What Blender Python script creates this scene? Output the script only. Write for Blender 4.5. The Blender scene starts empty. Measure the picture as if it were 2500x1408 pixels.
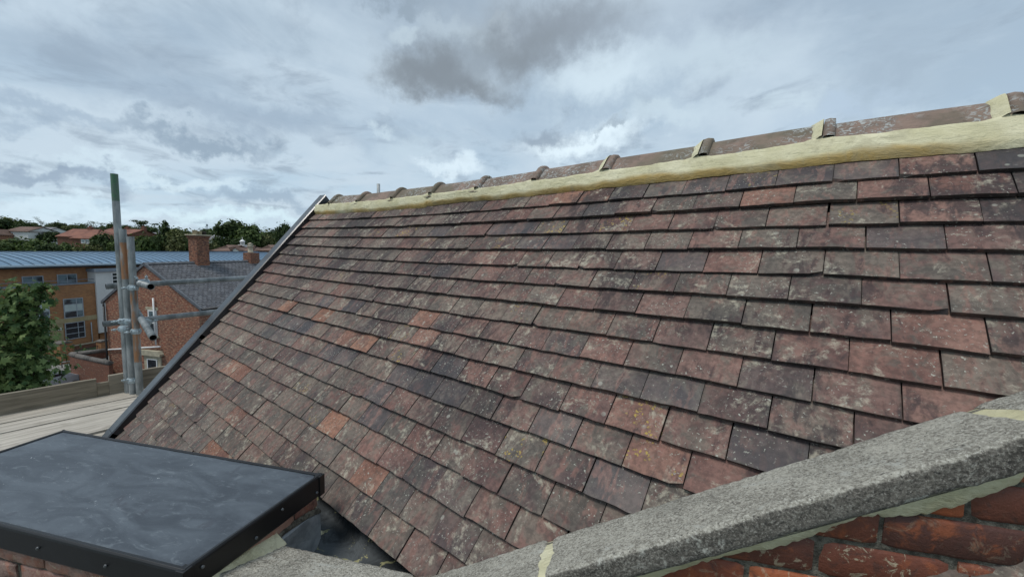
import bpy, math, random
import numpy as np
from mathutils import Vector, Matrix, noise as mnoise
R = random.Random(7)
rad = math.radians
sc = bpy.context.scene
col = sc.collection
# ------------------------------------------------------------------ camera
F, PITCH, ROLL, YAW = 985.317, -0.0969085, 0.0288746, -0.9129647
cf = np.array([math.cos(YAW)*math.cos(PITCH), math.sin(YAW)*math.cos(PITCH), math.sin(PITCH)])
_r = np.cross(cf, [0, 0, 1]); _r /= np.linalg.norm(_r); _u = np.cross(_r, cf)
cr = _r*math.cos(ROLL)+_u*math.sin(ROLL); cu = -_r*math.sin(ROLL)+_u*math.cos(ROLL)
cam = bpy.data.cameras.new("camera"); camo = bpy.data.objects.new("camera", cam); col.objects.link(camo)
cam.sensor_width = 36; cam.lens = 36*F/2500; cam.clip_start = 0.02; cam.clip_end = 6000
camo.matrix_world = Matrix(((cr[0], cu[0], -cf[0], 0), (cr[1], cu[1], -cf[1], 0), (cr[2], cu[2], -cf[2], 0), (0, 0, 0, 1)))
sc.camera = camo
def ray(x, y): return cf+cr*(x-1250)/F+cu*(704-y)/F          # a viewing direction (depth 1)
def atz(x, y, z): d = ray(x, y); return d*z/d[2]
def atx(x, y, X): d = ray(x, y); return d*X/d[0]
def aty(x, y, Y): d = ray(x, y); return d*Y/d[1]

# ------------------------------------------------------------------ node helpers
class NT:
    def __init__(s, tree): s.t = tree; s.n = tree.nodes; s.l = tree.links
    def new(s, typ, **kw):
        nd = s.n.new(typ)
        for k, v in kw.items(): setattr(nd, k, v)
        return nd
    def put(s, sock, v):
        if isinstance(v, bpy.types.NodeSocket): s.l.new(v, sock)
        elif v is not None:
            if sock.type == 'RGBA' and len(v) == 3: v = (*v, 1)
            sock.default_value = v
    def math(s, op, a, b=None, c=None, clamp=False):
        nd = s.new('ShaderNodeMath', operation=op, use_clamp=clamp)
        for i, v in enumerate((a, b, c)):
            if v is not None: s.put(nd.inputs[i], v)
        return nd.outputs[0]
    def vmath(s, op, a, b=None, scale=None):
        nd = s.new('ShaderNodeVectorMath', operation=op)
        s.put(nd.inputs[0], a)
        if b is not None: s.put(nd.inputs[1], b)
        if scale is not None: s.put(nd.inputs['Scale'], scale)
        return nd.outputs['Value'] if op in ('LENGTH', 'DISTANCE', 'DOT_PRODUCT') else nd.outputs[0]
    def mix(s, f, a, b, blend='MIX'):
        nd = s.new('ShaderNodeMix', data_type='RGBA', blend_type=blend)
        s.put(nd.inputs[0], f); s.put(nd.inputs[6], a); s.put(nd.inputs[7], b)
        return nd.outputs[2]
    def rng(s, v, a, b, c=0., d=1., smooth=True):
        nd = s.new('ShaderNodeMapRange', interpolation_type='SMOOTHSTEP' if smooth else 'LINEAR')
        for i, x in enumerate((v, a, b, c, d)): s.put(nd.inputs[i], x)
        return nd.outputs[0]
    def noise(s, vec, scale, detail=4, rough=.55, dist=0., col=False):
        nd = s.new('ShaderNodeTexNoise'); s.put(nd.inputs['Vector'], vec)
        nd.inputs['Scale'].default_value = scale; nd.inputs['Detail'].default_value = detail
        nd.inputs['Roughness'].default_value = rough; nd.inputs['Distortion'].default_value = dist
        return nd.outputs['Color' if col else 'Fac']
    def voro(s, vec, scale, out='Distance', rnd=1., feature='F1'):
        nd = s.new('ShaderNodeTexVoronoi', feature=feature); s.put(nd.inputs['Vector'], vec)
        nd.inputs['Scale'].default_value = scale; nd.inputs['Randomness'].default_value = rnd
        return nd.outputs[out]
    def ramp(s, f, stops):
        nd = s.new('ShaderNodeValToRGB'); e = nd.color_ramp.elements
        while len(e) < len(stops): e.new(.5)
        for el, (p, c) in zip(e, stops): el.position = p; el.color = (*c, 1)
        s.put(nd.inputs[0], f); return nd.outputs[0]
    def sepxyz(s, v): nd = s.new('ShaderNodeSeparateXYZ'); s.put(nd.inputs[0], v); return nd.outputs
    def comb(s, x, y, z=0.):
        nd = s.new('ShaderNodeCombineXYZ')
        for i, v in enumerate((x, y, z)): s.put(nd.inputs[i], v)
        return nd.outputs[0]

# ------------------------------------------------------------------ world: overcast sky
SUN_EL, SUN_DIR = rad(62), rad(70)      # sun high on the street side, veiled by cloud
w = bpy.data.worlds.new("World"); sc.world = w; w.use_nodes = True
W = NT(w.node_tree); W.n.clear()
sky = W.new('ShaderNodeTexSky', sky_type='NISHITA', sun_disc=False)
sky.sun_elevation = SUN_EL; sky.sun_rotation = math.pi/2-SUN_DIR
tc = W.new('ShaderNodeTexCoord'); dvec = tc.outputs['Generated']
x_, y_, z_ = W.sepxyz(dvec)
az = W.math('ARCTAN2', y_, x_)
el = W.math('ARCSINE', z_)
zz = W.math('MAXIMUM', z_, 0.0)
den = W.math('ADD', zz, 0.16)
plane = W.comb(W.math('DIVIDE', x_, den), W.math('DIVIDE', y_, den), 0.)
big = W.noise(plane, 1.0, 6, .55, .35)
mid = W.noise(plane, 2.9, 7, .6, .5)
fin = W.noise(W.vmath('ADD', plane, (7.3, 2.1, 0)), 6.5, 6, .6, .2)
bigm = W.rng(big, .36, .64)
# clear-ish pale light low down, greyer overhead
base = W.ramp(W.rng(el, -.02, .8, smooth=False), [(0, (.50, .61, .67)), (.12, (.43, .53, .61)), (.35, (.34, .42, .50)), (.7, (.27, .33, .40)), (1, (.25, .31, .37))])
c1 = W.mix(bigm, base, (.47, .54, .60))
c2 = W.mix(W.math('MULTIPLY', W.rng(mid, .48, .7), .65), c1, (.24, .29, .35))
c3 = W.mix(W.math('MULTIPLY', W.rng(fin, .55, .8), .25), c2, (.50, .57, .63))
ae0 = W.comb(az, el, 0.)
wn = W.noise(ae0, 5.5, 6, .62, 0, col=True)
wn2 = W.noise(ae0, 22, 4, .6, 0, col=True)
warp = W.vmath('SCALE', W.vmath('SUBTRACT', wn, (.5, .5, .5)), scale=.22)
warp2 = W.vmath('SCALE', W.vmath('SUBTRACT', wn2, (.5, .5, .5)), scale=.06)
ae = W.vmath('ADD', W.vmath('ADD', ae0, warp), warp2)
def aoe(px, py):
    d = ray(px, py); d = d/np.linalg.norm(d)
    return math.atan2(d[1], d[0]), math.asin(d[2])
cur = c3
def cloud(px, py, rx, ry, color, amt, soft=.25):
    """One bank of cloud: an ellipse in azimuth and elevation with a torn edge."""
    global cur
    a, e = aoe(px, py); a2, e2 = aoe(px+rx, py); a3, e3 = aoe(px, py-ry)
    ra, re = max(abs(a2-a), .01), max(abs(e3-e), .01)
    v = W.vmath('MULTIPLY', W.vmath('SUBTRACT', ae, (a, e, 0)), (1/ra, 1/re, 0))
    m = W.rng(W.vmath('LENGTH', v), 1.0, soft, 0., amt)
    cur = W.mix(m, cur, color)
DK, MD, LT, VL = (.185, .205, .225), (.25, .30, .35), (.50, .58, .63), (.66, .74, .78)
for c in [
    (300, 150, 420, 110, (.27, .33, .40), .6, .0), (650, 60, 330, 110, (.30, .37, .44), .5, .0),
    (1700, 90, 500, 200, (.42, .48, .545), .6, .0), (2200, 160, 420, 260, (.34, .41, .48), .7, .1),
    (600, 300, 420, 60, (.25, .31, .385), .6, .1), (500, 352, 260, 34, (.20, .26, .33), .75, .2), (130, 300, 260, 40, (.29, .36, .44), .7, .1),
    (140, 425, 190, 34, (.24, .30, .38), .8, .2), (620, 480, 210, 30, (.27, .34, .42), .8, .2), (1100, 300, 300, 60, (.36, .44, .52), .6, .1),
    (400, 425, 300, 22, (.55, .64, .69), .8, .1), (180, 505, 320, 35, (.56, .66, .72), .8, .1), (560, 530, 300, 25, (.58, .70, .74), .8, .1),
    (1480, 190, 280, 130, (.56, .64, .69), .9, .1), (1750, 130, 260, 110, LT, .6, .1), (2250, 300, 300, 80, (.47, .55, .61), .7, .1), (1180, 75, 230, 60, LT, .8, .1), (1430, 345, 230, 52, VL, .95, .1), (1620, 300, 200, 60, LT, .8, .1),
    (1000, 350, 130, 60, (.45, .53, .59), .8, .1), (1100, 395, 120, 30, VL, .7, .1), (920, 290, 60, 25, LT, .7, .1), (1230, 45, 40, 30, VL, .8, .1), (1000, 75, 50, 30, LT, .8, .1),
    (1270, 70, 460, 190, (.33, .375, .42), .75, .0), (1090, 165, 230, 120, (.25, .285, .32), .9, .1), (1030, 175, 150, 85, DK, .8, .1), (1370, 50, 290, 125, (.24, .27, .305), .95, .05), (1270, 110, 190, 100, DK, .75, .05),
    (1150, 215, 150, 55, DK, .8, .1), (1330, 325, 110, 38, (.25, .30, .36), .85, .2), (980, 10, 130, 30, MD, .8, .1), (1480, 320, 50, 18, MD, .6, .1),
    (2060, 270, 260, 50, (.40, .48, .57), .7, .1), (1900, 250, 130, 35, LT, .5, .1)]:
    cloud(*c)
cur = W.mix(1., cur, (.90, .945, .975), 'MULTIPLY')
below = W.rng(el, -.03, -.2, 0., 1.)
cur = W.mix(below, cur, (.10, .11, .10))
bg1 = W.new('ShaderNodeBackground'); W.put(bg1.inputs[0], sky.outputs[0]); bg1.inputs[1].default_value = 0.05
bg2 = W.new('ShaderNodeBackground'); W.put(bg2.inputs[0], cur); bg2.inputs[1].default_value = 1.0
mx = W.new('ShaderNodeMixShader'); mx.inputs[0].default_value = .93
W.l.new(bg1.outputs[0], mx.inputs[1]); W.l.new(bg2.outputs[0], mx.inputs[2])
wo = W.new('ShaderNodeOutputWorld'); W.l.new(mx.outputs[0], wo.inputs[0])
sun = bpy.data.lights.new("sun", 'SUN'); sun.energy = 1.5; sun.angle = rad(18); sun.color = (1, .96, .9)
so = bpy.data.objects.new("sun", sun); col.objects.link(so)
sd = Vector((math.cos(SUN_EL)*math.cos(SUN_DIR), math.cos(SUN_EL)*math.sin(SUN_DIR), math.sin(SUN_EL)))
so.rotation_euler = sd.to_track_quat('Z', 'Y').to_euler()
sc.view_settings.view_transform = 'Standard'; sc.view_settings.look = 'None'
sc.view_settings.exposure = 0.52; sc.view_settings.gamma = 1.0
sc.render.engine = 'CYCLES'
sc.cycles.max_bounces = 6; sc.cycles.diffuse_bounces = 3

# ------------------------------------------------------------------ materials
MATS = {}
def principled(name):
    m = bpy.data.materials.new(name); m.use_nodes = True; T = NT(m.node_tree)
    b = T.n['Principled BSDF']; MATS[name] = m
    return m, T, b
def bump(T, b, h, strength=.5, dist=.002):
    nd = T.new('ShaderNodeBump'); nd.inputs['Strength'].default_value = strength; nd.inputs['Distance'].default_value = dist
    T.put(nd.inputs['Height'], h); T.l.new(nd.outputs[0], b.inputs['Normal'])
def objc(T): return T.new('ShaderNodeTexCoord').outputs['Object']
def uvc(T, name='UVMap'):
    nd = T.new('ShaderNodeUVMap'); nd.uv_map = name; return nd.outputs[0]
def simple(name, c, rough=.7, metal=0., var=.25, scale=3., c2=None, bs=0., bscale=40, bd=.002, spec=None):
    m, T, b = principled(name); o = objc(T)
    n = T.noise(o, scale, 5, .6)
    if c2 is None: c2 = tuple(x*(1-var) for x in c); c = tuple(min(1, x*(1+var*.6)) for x in c)
    T.put(b.inputs['Base Color'], T.mix(T.rng(n, .35, .65), c2, c))
    b.inputs['Roughness'].default_value = rough; b.inputs['Metallic'].default_value = metal
    if spec is not None: b.inputs['Specular IOR Level'].default_value = spec
    if bs: bump(T, b, T.noise(o, bscale, 4, .6), bs, bd)
    return m

# clay roof tiles: weathered, each with its own tone, algae film, stains and lichen
m, T, b = principled('clay_tile')
at = T.new('ShaderNodeAttribute'); at.attribute_name = 'tone'
ar, ag, ab = [T.new('ShaderNodeSeparateColor') for _ in range(1)][0], None, None
T.l.new(at.outputs['Color'], ar.inputs[0]); tR, tG, tB = ar.outputs[0], ar.outputs[1], ar.outputs[2]
st = uvc(T, 'st'); lv = uvc(T, 'UVMap')
off = T.comb(T.math('MULTIPLY', tG, 37.), T.math('MULTIPLY', tR, 19.), T.math('MULTIPLY', tG, 11.))
stl = T.vmath('ADD', st, off)
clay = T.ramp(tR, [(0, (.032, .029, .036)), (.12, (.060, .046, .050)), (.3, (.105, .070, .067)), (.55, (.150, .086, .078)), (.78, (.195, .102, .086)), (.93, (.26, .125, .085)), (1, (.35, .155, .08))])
n1 = T.noise(stl, 16, 6, .62, .6)
n2 = T.noise(T.vmath('MULTIPLY', stl, (1, .35, 1)), 34, 5, .62, .4)
n3 = T.noise(stl, 60, 4, .65)
nb = T.noise(T.vmath('MULTIPLY', st, (1, .7, 1)), 1.9, 5, .62, .5)
filmc = T.mix(T.noise(stl, 9, 4, .6), (.095, .087, .076), (.168, .156, .130))
filmf = T.math('MULTIPLY', T.rng(T.math('ADD', n1, T.math('MULTIPLY', T.math('SUBTRACT', tG, .5), .34)), .40, .58), .82)
warm = T.math('SUBTRACT', 1., T.rng(tR, .86, 1., 0., .7))
c = T.mix(T.math('MULTIPLY', filmf, warm), clay, filmc)
c = T.mix(T.rng(T.noise(T.vmath('ADD', stl, (5, 5, 0)), 5, 5, .6), .35, .65), T.mix(.35, c, (.03, .03, .035)), T.mix(.22, c, (.36, .27, .22)))
c = T.mix(T.math('MULTIPLY', T.rng(n2, .50, .62), .50), c, (.26, .140, .115))          # rubbed red patches
dark = T.rng(T.math('ADD', T.math('MULTIPLY', nb, .6), T.math('MULTIPLY', n2, .4)), .492, .568, 0., .74)
_sx, _sy, _sz = T.sepxyz(st)
dark = T.math('MULTIPLY', dark, T.rng(T.math('ADD', _sy, T.math('MULTIPLY', _sx, .25)), 1.35, 1.95, 1., .35))
c = T.mix(T.math('MULTIPLY', dark, warm), c, (.030, .029, .034))                      # soot stains running down
c = T.mix(T.rng(n3, .40, .62, 0., .6), c, T.mix(.6, c, (.02, .02, .02)))
pale = T.math('MULTIPLY', T.rng(T.noise(stl, 8, 6, .72, .8), .53, .63), T.rng(T.noise(st, 45, 5, .7), .42, .62))
c = T.mix(T.math('MULTIPLY', pale, T.rng(tR, .08, .25, .0, .70)), c, (.38, .36, .29))
vd = T.voro(T.vmath('ADD', st, T.vmath('SCALE', T.noise(st, 70, 2, .5, 0, True), scale=.012)), 62, 'Distance')
vc = T.voro(st, 9, 'Distance')
sp = T.math('MULTIPLY', T.rng(T.noise(st, 115, 3, .6, .4), .60, .67), T.rng(T.noise(stl, 7, 4, .65), .42, .60))
c = T.mix(T.math('MULTIPLY', sp, .8), c, (.40, .41, .36))                               # small crusts of lichen
vd2 = T.voro(T.vmath('ADD', st, T.vmath('SCALE', n3, scale=.004)), 19, 'Distance')
rg = T.math('MULTIPLY', T.rng(vd2, .17, .12), T.rng(T.noise(st, 3.1, 3), .54, .60))
c = T.mix(T.math('MULTIPLY', rg, .5), c, (.34, .35, .31))
yl = T.math('MULTIPLY', T.math('MULTIPLY', T.rng(T.voro(T.vmath('ADD', st, T.vmath('SCALE', T.noise(st, 60, 3, .6, 0, True), scale=.02)), 85, 'Distance'), .45, .22), T.rng(T.noise(stl, 15, 3, .6), .50, .58)), T.rng(tB, .6, .9))
c = T.mix(T.math('MULTIPLY', yl, .85), c, (.36, .27, .07))                              # yellow lichen on a few tiles
lx, ly, _z = T.sepxyz(lv)
edge = T.math('MAXIMUM', T.rng(lx, .03, .0), T.rng(lx, .97, 1.0))
edge = T.math('MAXIMUM', edge, T.rng(ly, .975, 1.0))
c = T.mix(1., c, (1.10, 1.08, 1.06), 'MULTIPLY')
c = T.mix(T.math('MULTIPLY', edge, T.rng(n1, .35, .65, .1, .7)), c, T.mix(.55, c, (.03, .03, .028)))
T.put(b.inputs['Base Color'], c)
T.put(b.inputs['Roughness'], T.rng(T.math('ADD', tR, T.math('MULTIPLY', n1, .3)), .15, .5, .55, .80))
T.put(b.inputs['Specular IOR Level'], T.rng(tR, .05, .3, .38, .22))
bump(T, b, T.math('ADD', T.math('MULTIPLY', n3, .6), T.math('ADD', n1, T.math('MULTIPLY', sp, .5))), .55, .0035)

# ridge tile clay, mortar, concrete coping, membrane, plastic, metals, timber
m, T, b = principled('ridge_clay'); o = objc(T)
n = T.noise(o, 9, 6, .65, .4); n3 = T.noise(o, 45, 4, .7)
c = T.mix(T.rng(n, .38, .62), (.15, .115, .09), (.25, .175, .14))
c = T.mix(T.rng(T.noise(o, 3, 4), .45, .6, 0., .6), c, (.12, .115, .075))
nl = T.noise(T.vmath('MULTIPLY', o, (1, 1, 1)), 38, 6, .75, 1.2)
li = T.math('MULTIPLY', T.rng(nl, .51, .57), T.rng(T.noise(o, 3.3, 3), .42, .56))
c = T.mix(T.math('MULTIPLY', li, .85), c, (.40, .42, .41))
c = T.mix(T.rng(n3, .55, .75, 0., .5), c, (.04, .035, .03))
T.put(b.inputs['Base Color'], c); b.inputs['Roughness'].default_value = .85
bump(T, b, T.math('ADD', n3, T.math('MULTIPLY', li, .6)), .6, .004)

m, T, b = principled('lime_mortar'); o = objc(T); uv = uvc(T)
n = T.noise(o, 7, 5, .6, .3); n2 = T.noise(o, 40, 5, .65)
c = T.mix(T.rng(n, .3, .7), (.56, .525, .33), (.70, .665, .47))
u_, v_, _z = T.sepxyz(uv)
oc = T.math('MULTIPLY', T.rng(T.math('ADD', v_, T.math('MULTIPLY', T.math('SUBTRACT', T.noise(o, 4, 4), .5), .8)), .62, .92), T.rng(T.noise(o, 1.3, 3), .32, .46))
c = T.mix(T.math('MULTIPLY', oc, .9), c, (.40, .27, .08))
c = T.mix(T.rng(n2, .54, .72, 0., .4), c, (.34, .31, .19))
c = T.mix(T.math('MULTIPLY', T.rng(T.noise(T.vmath('ADD', o, (2, 2, 2)), 6, 7, .75, 1.2), .52, .62), .35), c, (.36, .33, .22))
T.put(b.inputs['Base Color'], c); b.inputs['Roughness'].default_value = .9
bump(T, b, T.math('ADD', n2, T.math('MULTIPLY', T.noise(T.vmath('MULTIPLY', o, (1, 3, 3)), 16, 6, .7, .8), 2)), .75, .006)

m, T, b = principled('cast_stone'); o = objc(T)
s1 = T.noise(o, 190, 5, .75); s2 = T.noise(o, 75, 5, .7); s3 = T.noise(o, 9, 5, .65, .4)
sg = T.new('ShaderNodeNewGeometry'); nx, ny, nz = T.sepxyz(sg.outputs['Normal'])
wx = T.rng(T.noise(o, 8, 6, .75), .3, .7, -.22, .22)                       # pale top, dark front: lichen and dirt, plus shading painted into the colour
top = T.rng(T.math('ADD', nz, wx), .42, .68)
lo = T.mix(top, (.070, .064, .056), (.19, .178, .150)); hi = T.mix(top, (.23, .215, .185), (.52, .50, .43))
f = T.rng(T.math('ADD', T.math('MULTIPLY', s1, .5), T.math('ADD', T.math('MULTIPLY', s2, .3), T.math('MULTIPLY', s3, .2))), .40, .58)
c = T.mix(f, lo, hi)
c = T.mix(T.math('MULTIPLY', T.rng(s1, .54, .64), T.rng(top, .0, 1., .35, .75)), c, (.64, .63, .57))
pt = T.noise(o, 3.2, 5, .65, .5)
c = T.mix(T.rng(pt, .52, .64, 0., .5), c, T.mix(.5, c, (.05, .048, .042)))
c = T.mix(T.math('MULTIPLY', T.rng(T.noise(T.vmath('ADD', o, (4, 4, 4)), 12, 5, .7, .7), .58, .64), T.rng(s2, .4, .6)), c, (.50, .50, .45))
c = T.mix(T.rng(T.noise(o, 140, 3, .7), .60, .68, 0., .85), c, (.03, .03, .03))
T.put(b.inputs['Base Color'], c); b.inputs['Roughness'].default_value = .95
bump(T, b, T.math('ADD', s1, T.math('MULTIPLY', s2, 1.2)), .9, .006)

m, T, b = principled('roof_membrane'); o = objc(T)
ro = T.new('ShaderNodeMapping'); ro.inputs['Rotation'].default_value = (0, 0, rad(8)); ro.inputs['Scale'].default_value = (1, 2.6, 1); T.l.new(o, ro.inputs[0])
n = T.noise(ro.outputs[0], 3.6, 6, .62, 1.2); n2 = T.noise(ro.outputs[0], 13, 7, .72, 1.6)
c = T.mix(T.rng(n, .33, .68), (.042, .052, .066), (.090, .110, .132))
c = T.mix(T.math('MULTIPLY', T.rng(n2, .54, .68), .34), c, (.20, .235, .26))
c = T.mix(T.math('MULTIPLY', T.rng(T.noise(o, 5, 5, .6, 1), .60, .66), .5), c, (.042, .046, .060))
c = T.mix(T.math('MULTIPLY', T.rng(T.noise(o, 55, 5, .75, 1.5), .66, .70), T.rng(T.noise(o, 2.2, 2), .45, .55)), c, (.42, .46, .48))
T.put(b.inputs['Base Color'], c); T.put(b.inputs['Roughness'], T.rng(n, .3, .7, .42, .58))
b.inputs['Specular IOR Level'].default_value = .45
bump(T, b, T.math('ADD', n2, T.noise(o, 60, 3)), .12, .003)

simple('black_trim', (.006, .0065, .008), .42, var=.3, scale=9, bs=.15, bscale=30)
m, T, b = principled('black_pvc'); o = objc(T)
T.put(b.inputs['Base Color'], T.mix(T.rng(T.noise(o, 14, 5, .7), .4, .65), (.009, .010, .013), (.018, .021, .026)))
b.inputs['Coat Weight'].default_value = .3; b.inputs['Coat Roughness'].default_value = .2
T.put(b.inputs['Roughness'], T.rng(T.noise(o, 5, 4), .3, .7, .26, .45)); b.inputs['Specular IOR Level'].default_value = .6
simple('lead', (.34, .36, .38), .55, .05, scale=14, c2=(.18, .195, .21), bs=.5, bscale=25, bd=.006)
m, T, b = principled('dirty_lead'); o = objc(T)
n = T.noise(o, 7, 6, .65, .8)
c = T.mix(T.rng(n, .4, .6), (.03, .036, .040), (.085, .097, .105))
c = T.mix(T.rng(T.noise(T.vmath('ADD', o, (3, 1, 0)), 14, 5, .6, .6), .60, .64), c, (.33, .32, .17))
T.put(b.inputs['Base Color'], c); b.inputs['Roughness'].default_value = .85; bump(T, b, n, .8, .02)
simple('screw_metal', (.16, .17, .18), .4, .6)

def galv(name, rust):
    m, T, b = principled(name); o = objc(T)
    n = T.noise(T.vmath('MULTIPLY', o, (1, 1, .35)), 14, 5, .6); n2 = T.noise(T.vmath('MULTIPLY', o, (3, 3, .5)), 4, 5, .65)
    c = T.mix(T.rng(n, .35, .65), (.17, .19, .195), (.36, .385, .39))
    if rust:
        c = T.mix(T.rng(n2, .50-rust, .62-rust, 0., .9), c, T.mix(n, (.26, .12, .05), (.48, .23, .10)))
    T.put(b.inputs['Base Color'], c); b.inputs['Roughness'].default_value = .5; b.inputs['Metallic'].default_value = .35
    bump(T, b, n, .2, .002)
galv('galvanised', 0); galv('rusty_tube', .09); galv('stained_tube', .0)
simple('green_paint', (.055, .16, .085), .6, scale=20, c2=(.10, .15, .12))
simple('zinc_bright', (.42, .50, .54), .5, .3, scale=30)
simple('tube_inside', (.012, .012, .012), .8)

m, T, b = principled('scaffold_timber'); o = objc(T)
at = T.new('ShaderNodeAttribute'); at.attribute_name = 'tone'; s_ = T.new('ShaderNodeSeparateColor'); T.l.new(at.outputs['Color'], s_.inputs[0])
oo = T.vmath('ADD', T.vmath('MULTIPLY', o, (11, .7, 11)), T.comb(T.math('MULTIPLY', s_.outputs[0], 50.), 0., 0.))
g = T.noise(oo, 3.2, 6, .65, .5); g2 = T.noise(o, 4, 4, .6)
lt = T.mix(s_.outputs[0], (.24, .20, .14), (.56, .52, .46)); dk = T.mix(s_.outputs[0], (.13, .11, .075), (.34, .31, .265))
c = T.mix(T.rng(g, .35, .66), dk, lt)
c = T.mix(T.rng(g2, .55, .7, 0., .45), c, (.13, .11, .08))
kn = T.voro(T.vmath('MULTIPLY', o, (1, .5, 1)), 2.6, 'Distance'); c = T.mix(T.rng(kn, .09, .05, 0., .7), c, (.10, .065, .035))
T.put(b.inputs['Base Color'], c); b.inputs['Roughness'].default_value = .85; bump(T, b, g, .4, .003)

def brickmat(name, c1, c2, mortar, uvscale=1., fleck=.0, fleckc=(.5, .45, .38), bw=.225, bh=.075, ms=.010, bias=0.):
    m, T, b = principled(name); uv = uvc(T); o = objc(T)
    bt = T.new('ShaderNodeTexBrick'); T.l.new(uv, bt.inputs['Vector'])
    T.put(bt.inputs['Color1'], c1); T.put(bt.inputs['Color2'], c2); T.put(bt.inputs['Mortar'], mortar)
    bt.inputs['Scale'].default_value = 1; bt.inputs['Brick Width'].default_value = bw; bt.inputs['Row Height'].default_value = bh
    bt.inputs['Mortar Size'].default_value = ms; bt.inputs['Mortar Smooth'].default_value = .3; bt.inputs['Bias'].default_value = bias
    c = bt.outputs['Color']
    c = T.mix(T.rng(T.noise(o, .8, 5, .65), .3, .7, 0., .45), c, T.mix(.6, c, (.04, .03, .025)))
    if fleck:
        ff = T.noise(T.vmath('MULTIPLY', uv, (5, 14, 1)), 1.0, 3, .7)
        c = T.mix(T.rng(ff, .66-fleck*.3, .72-fleck*.3, 0., .75), c, fleckc)
    T.put(b.inputs['Base Color'], c); b.inputs['Roughness'].default_value = .9
    bump(T, b, bt.outputs['Fac'], -.4, .006)
brickmat('old_brick', (.34, .095, .048), (.17, .055, .035), (.17, .13, .10), fleck=.5, fleckc=(.42, .27, .17))
brickmat('orange_brick', (.42, .195, .080), (.29, .13, .058), (.30, .20, .11), ms=.008, fleck=.2, fleckc=(.40, .23, .11))
brickmat('garden_brick', (.22, .07, .036), (.15, .05, .03), (.15, .11, .08), fleck=.15)
brickmat('chimney_brick', (.30, .10, .05), (.10, .04, .03), (.13, .10, .08), fleck=.45, fleckc=(.38, .20, .12))
brickmat('slate_roof', (.075, .080, .095), (.150, .155, .17), (.025, .025, .03), bw=.34, bh=.22, ms=.03, fleck=.3, fleckc=(.24, .25, .26))
brickmat('stone_block', (.42, .35, .20), (.36, .30, .17), (.28, .24, .15), bw=.6, bh=.3, ms=.008)
# the bricks modelled one by one in the near walls
def nearbrick(name, stops, tint, tintf):
    m, T, b = principled(name); o = objc(T)
    at = T.new('ShaderNodeAttribute'); at.attribute_name = 'tone'; s_ = T.new('ShaderNodeSeparateColor'); T.l.new(at.outputs['Color'], s_.inputs[0])
    n = T.noise(o, 22, 6, .65, .8); n2 = T.noise(o, 120, 4, .7)
    c = T.ramp(s_.outputs[0], stops)
    c = T.mix(T.rng(n, .52, .68, 0., .7), c, (.30, .085, .032)); c = T.mix(T.rng(n, .46, .34, 0., .7), c, (.07, .033, .026))
    c = T.mix(T.math('MULTIPLY', T.rng(T.noise(o, 26, 6, .75, 1), .57, .62), s_.outputs[1]), c, (.42, .36, .25))
    c = T.mix(T.math('MULTIPLY', T.rng(T.noise(o, 16, 5, .7), .40, .60), tintf), c, tint)
    T.put(b.inputs['Base Color'], c); b.inputs['Roughness'].default_value = .62; bump(T, b, T.math('ADD', n, n2), .7, .003)
nearbrick('near_brick', [(0, (.07, .030, .024)), (.3, (.15, .048, .028)), (.6, (.25, .062, .028)), (1, (.36, .105, .040))], (.2, .1, .07), 0.)
nearbrick('stack_brick', [(0, (.10, .055, .045)), (.4, (.19, .085, .065)), (.7, (.26, .12, .09)), (1, (.33, .15, .10))], (.34, .24, .20), .6)
simple('old_mortar', (.16, .15, .12), .95, scale=45, c2=(.05, .045, .035), bs=1., bscale=90, bd=.010)

simple('blue_standing_seam', (.14, .235, .34), .5, .1, var=.12, scale=.4)
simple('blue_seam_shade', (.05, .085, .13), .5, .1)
simple('white_render', (.62, .63, .62), .8, var=.06, scale=.5)
simple('white_upvc', (.72, .73, .73), .45, var=.05)
simple('grey_fascia', (.20, .24, .29), .5, var=.1)
simple('grey_frame', (.30, .34, .38), .5, var=.1)
simple('gutter_blue', (.38, .48, .56), .5, var=.08)
simple('stone_sill', (.42, .38, .28), .8, var=.2)
simple('grey_coping', (.13, .12, .11), .9, var=.3, scale=6)
simple('cast_iron', (.02, .02, .022), .5)
simple('clay_pot', (.50, .44, .33), .8, var=.2)
simple('dark_pot', (.05, .045, .045), .8)
simple('red_tiles', (.24, .10, .065), .85, var=.3, scale=.7, c2=(.15, .062, .045))
simple('brown_tiles', (.14, .085, .065), .85, var=.3, scale=.6)
simple('grey_tiles', (.17, .17, .18), .85, var=.25, scale=.6)
simple('bark', (.07, .055, .04), .9, var=.4, scale=6)
simple('ridge_grey', (.11, .12, .135), .7)
m, T, b = principled('window_glass'); o = objc(T)
T.put(b.inputs['Base Color'], T.mix(T.rng(T.noise(o, .9, 3), .42, .58), (.03, .045, .055), (.15, .22, .25)))
b.inputs['Roughness'].default_value = .08; b.inputs['Specular IOR Level'].default_value = .8
simple('dark_glass', (.018, .022, .03), .1, spec=.5, var=.4)
simple('blind', (.42, .50, .49), .5, var=.1, scale=2)
simple('asphalt', (.060, .062, .068), .9, var=.2, scale=.5, bs=.3, bscale=60)
simple('asphalt_old', (.16, .165, .165), .9, var=.15, scale=.4, bs=.3, bscale=60)
simple('paving', (.20, .195, .185), .9, var=.2, scale=.8)
simple('cream_paving', (.46, .43, .30), .9, var=.12, scale=.8)
simple('yellow_line', (.55, .47, .22), .8)
simple('lawn_green', (.055, .085, .03), .95, var=.3, scale=1.2)
simple('hill_green', (.05, .07, .028), .95, var=.4, scale=.05)
simple('felt_roof', (.10, .105, .10), .9, var=.25, scale=1.5)
simple('car_paint', (.45, .50, .54), .25, .3, var=.05)

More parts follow.
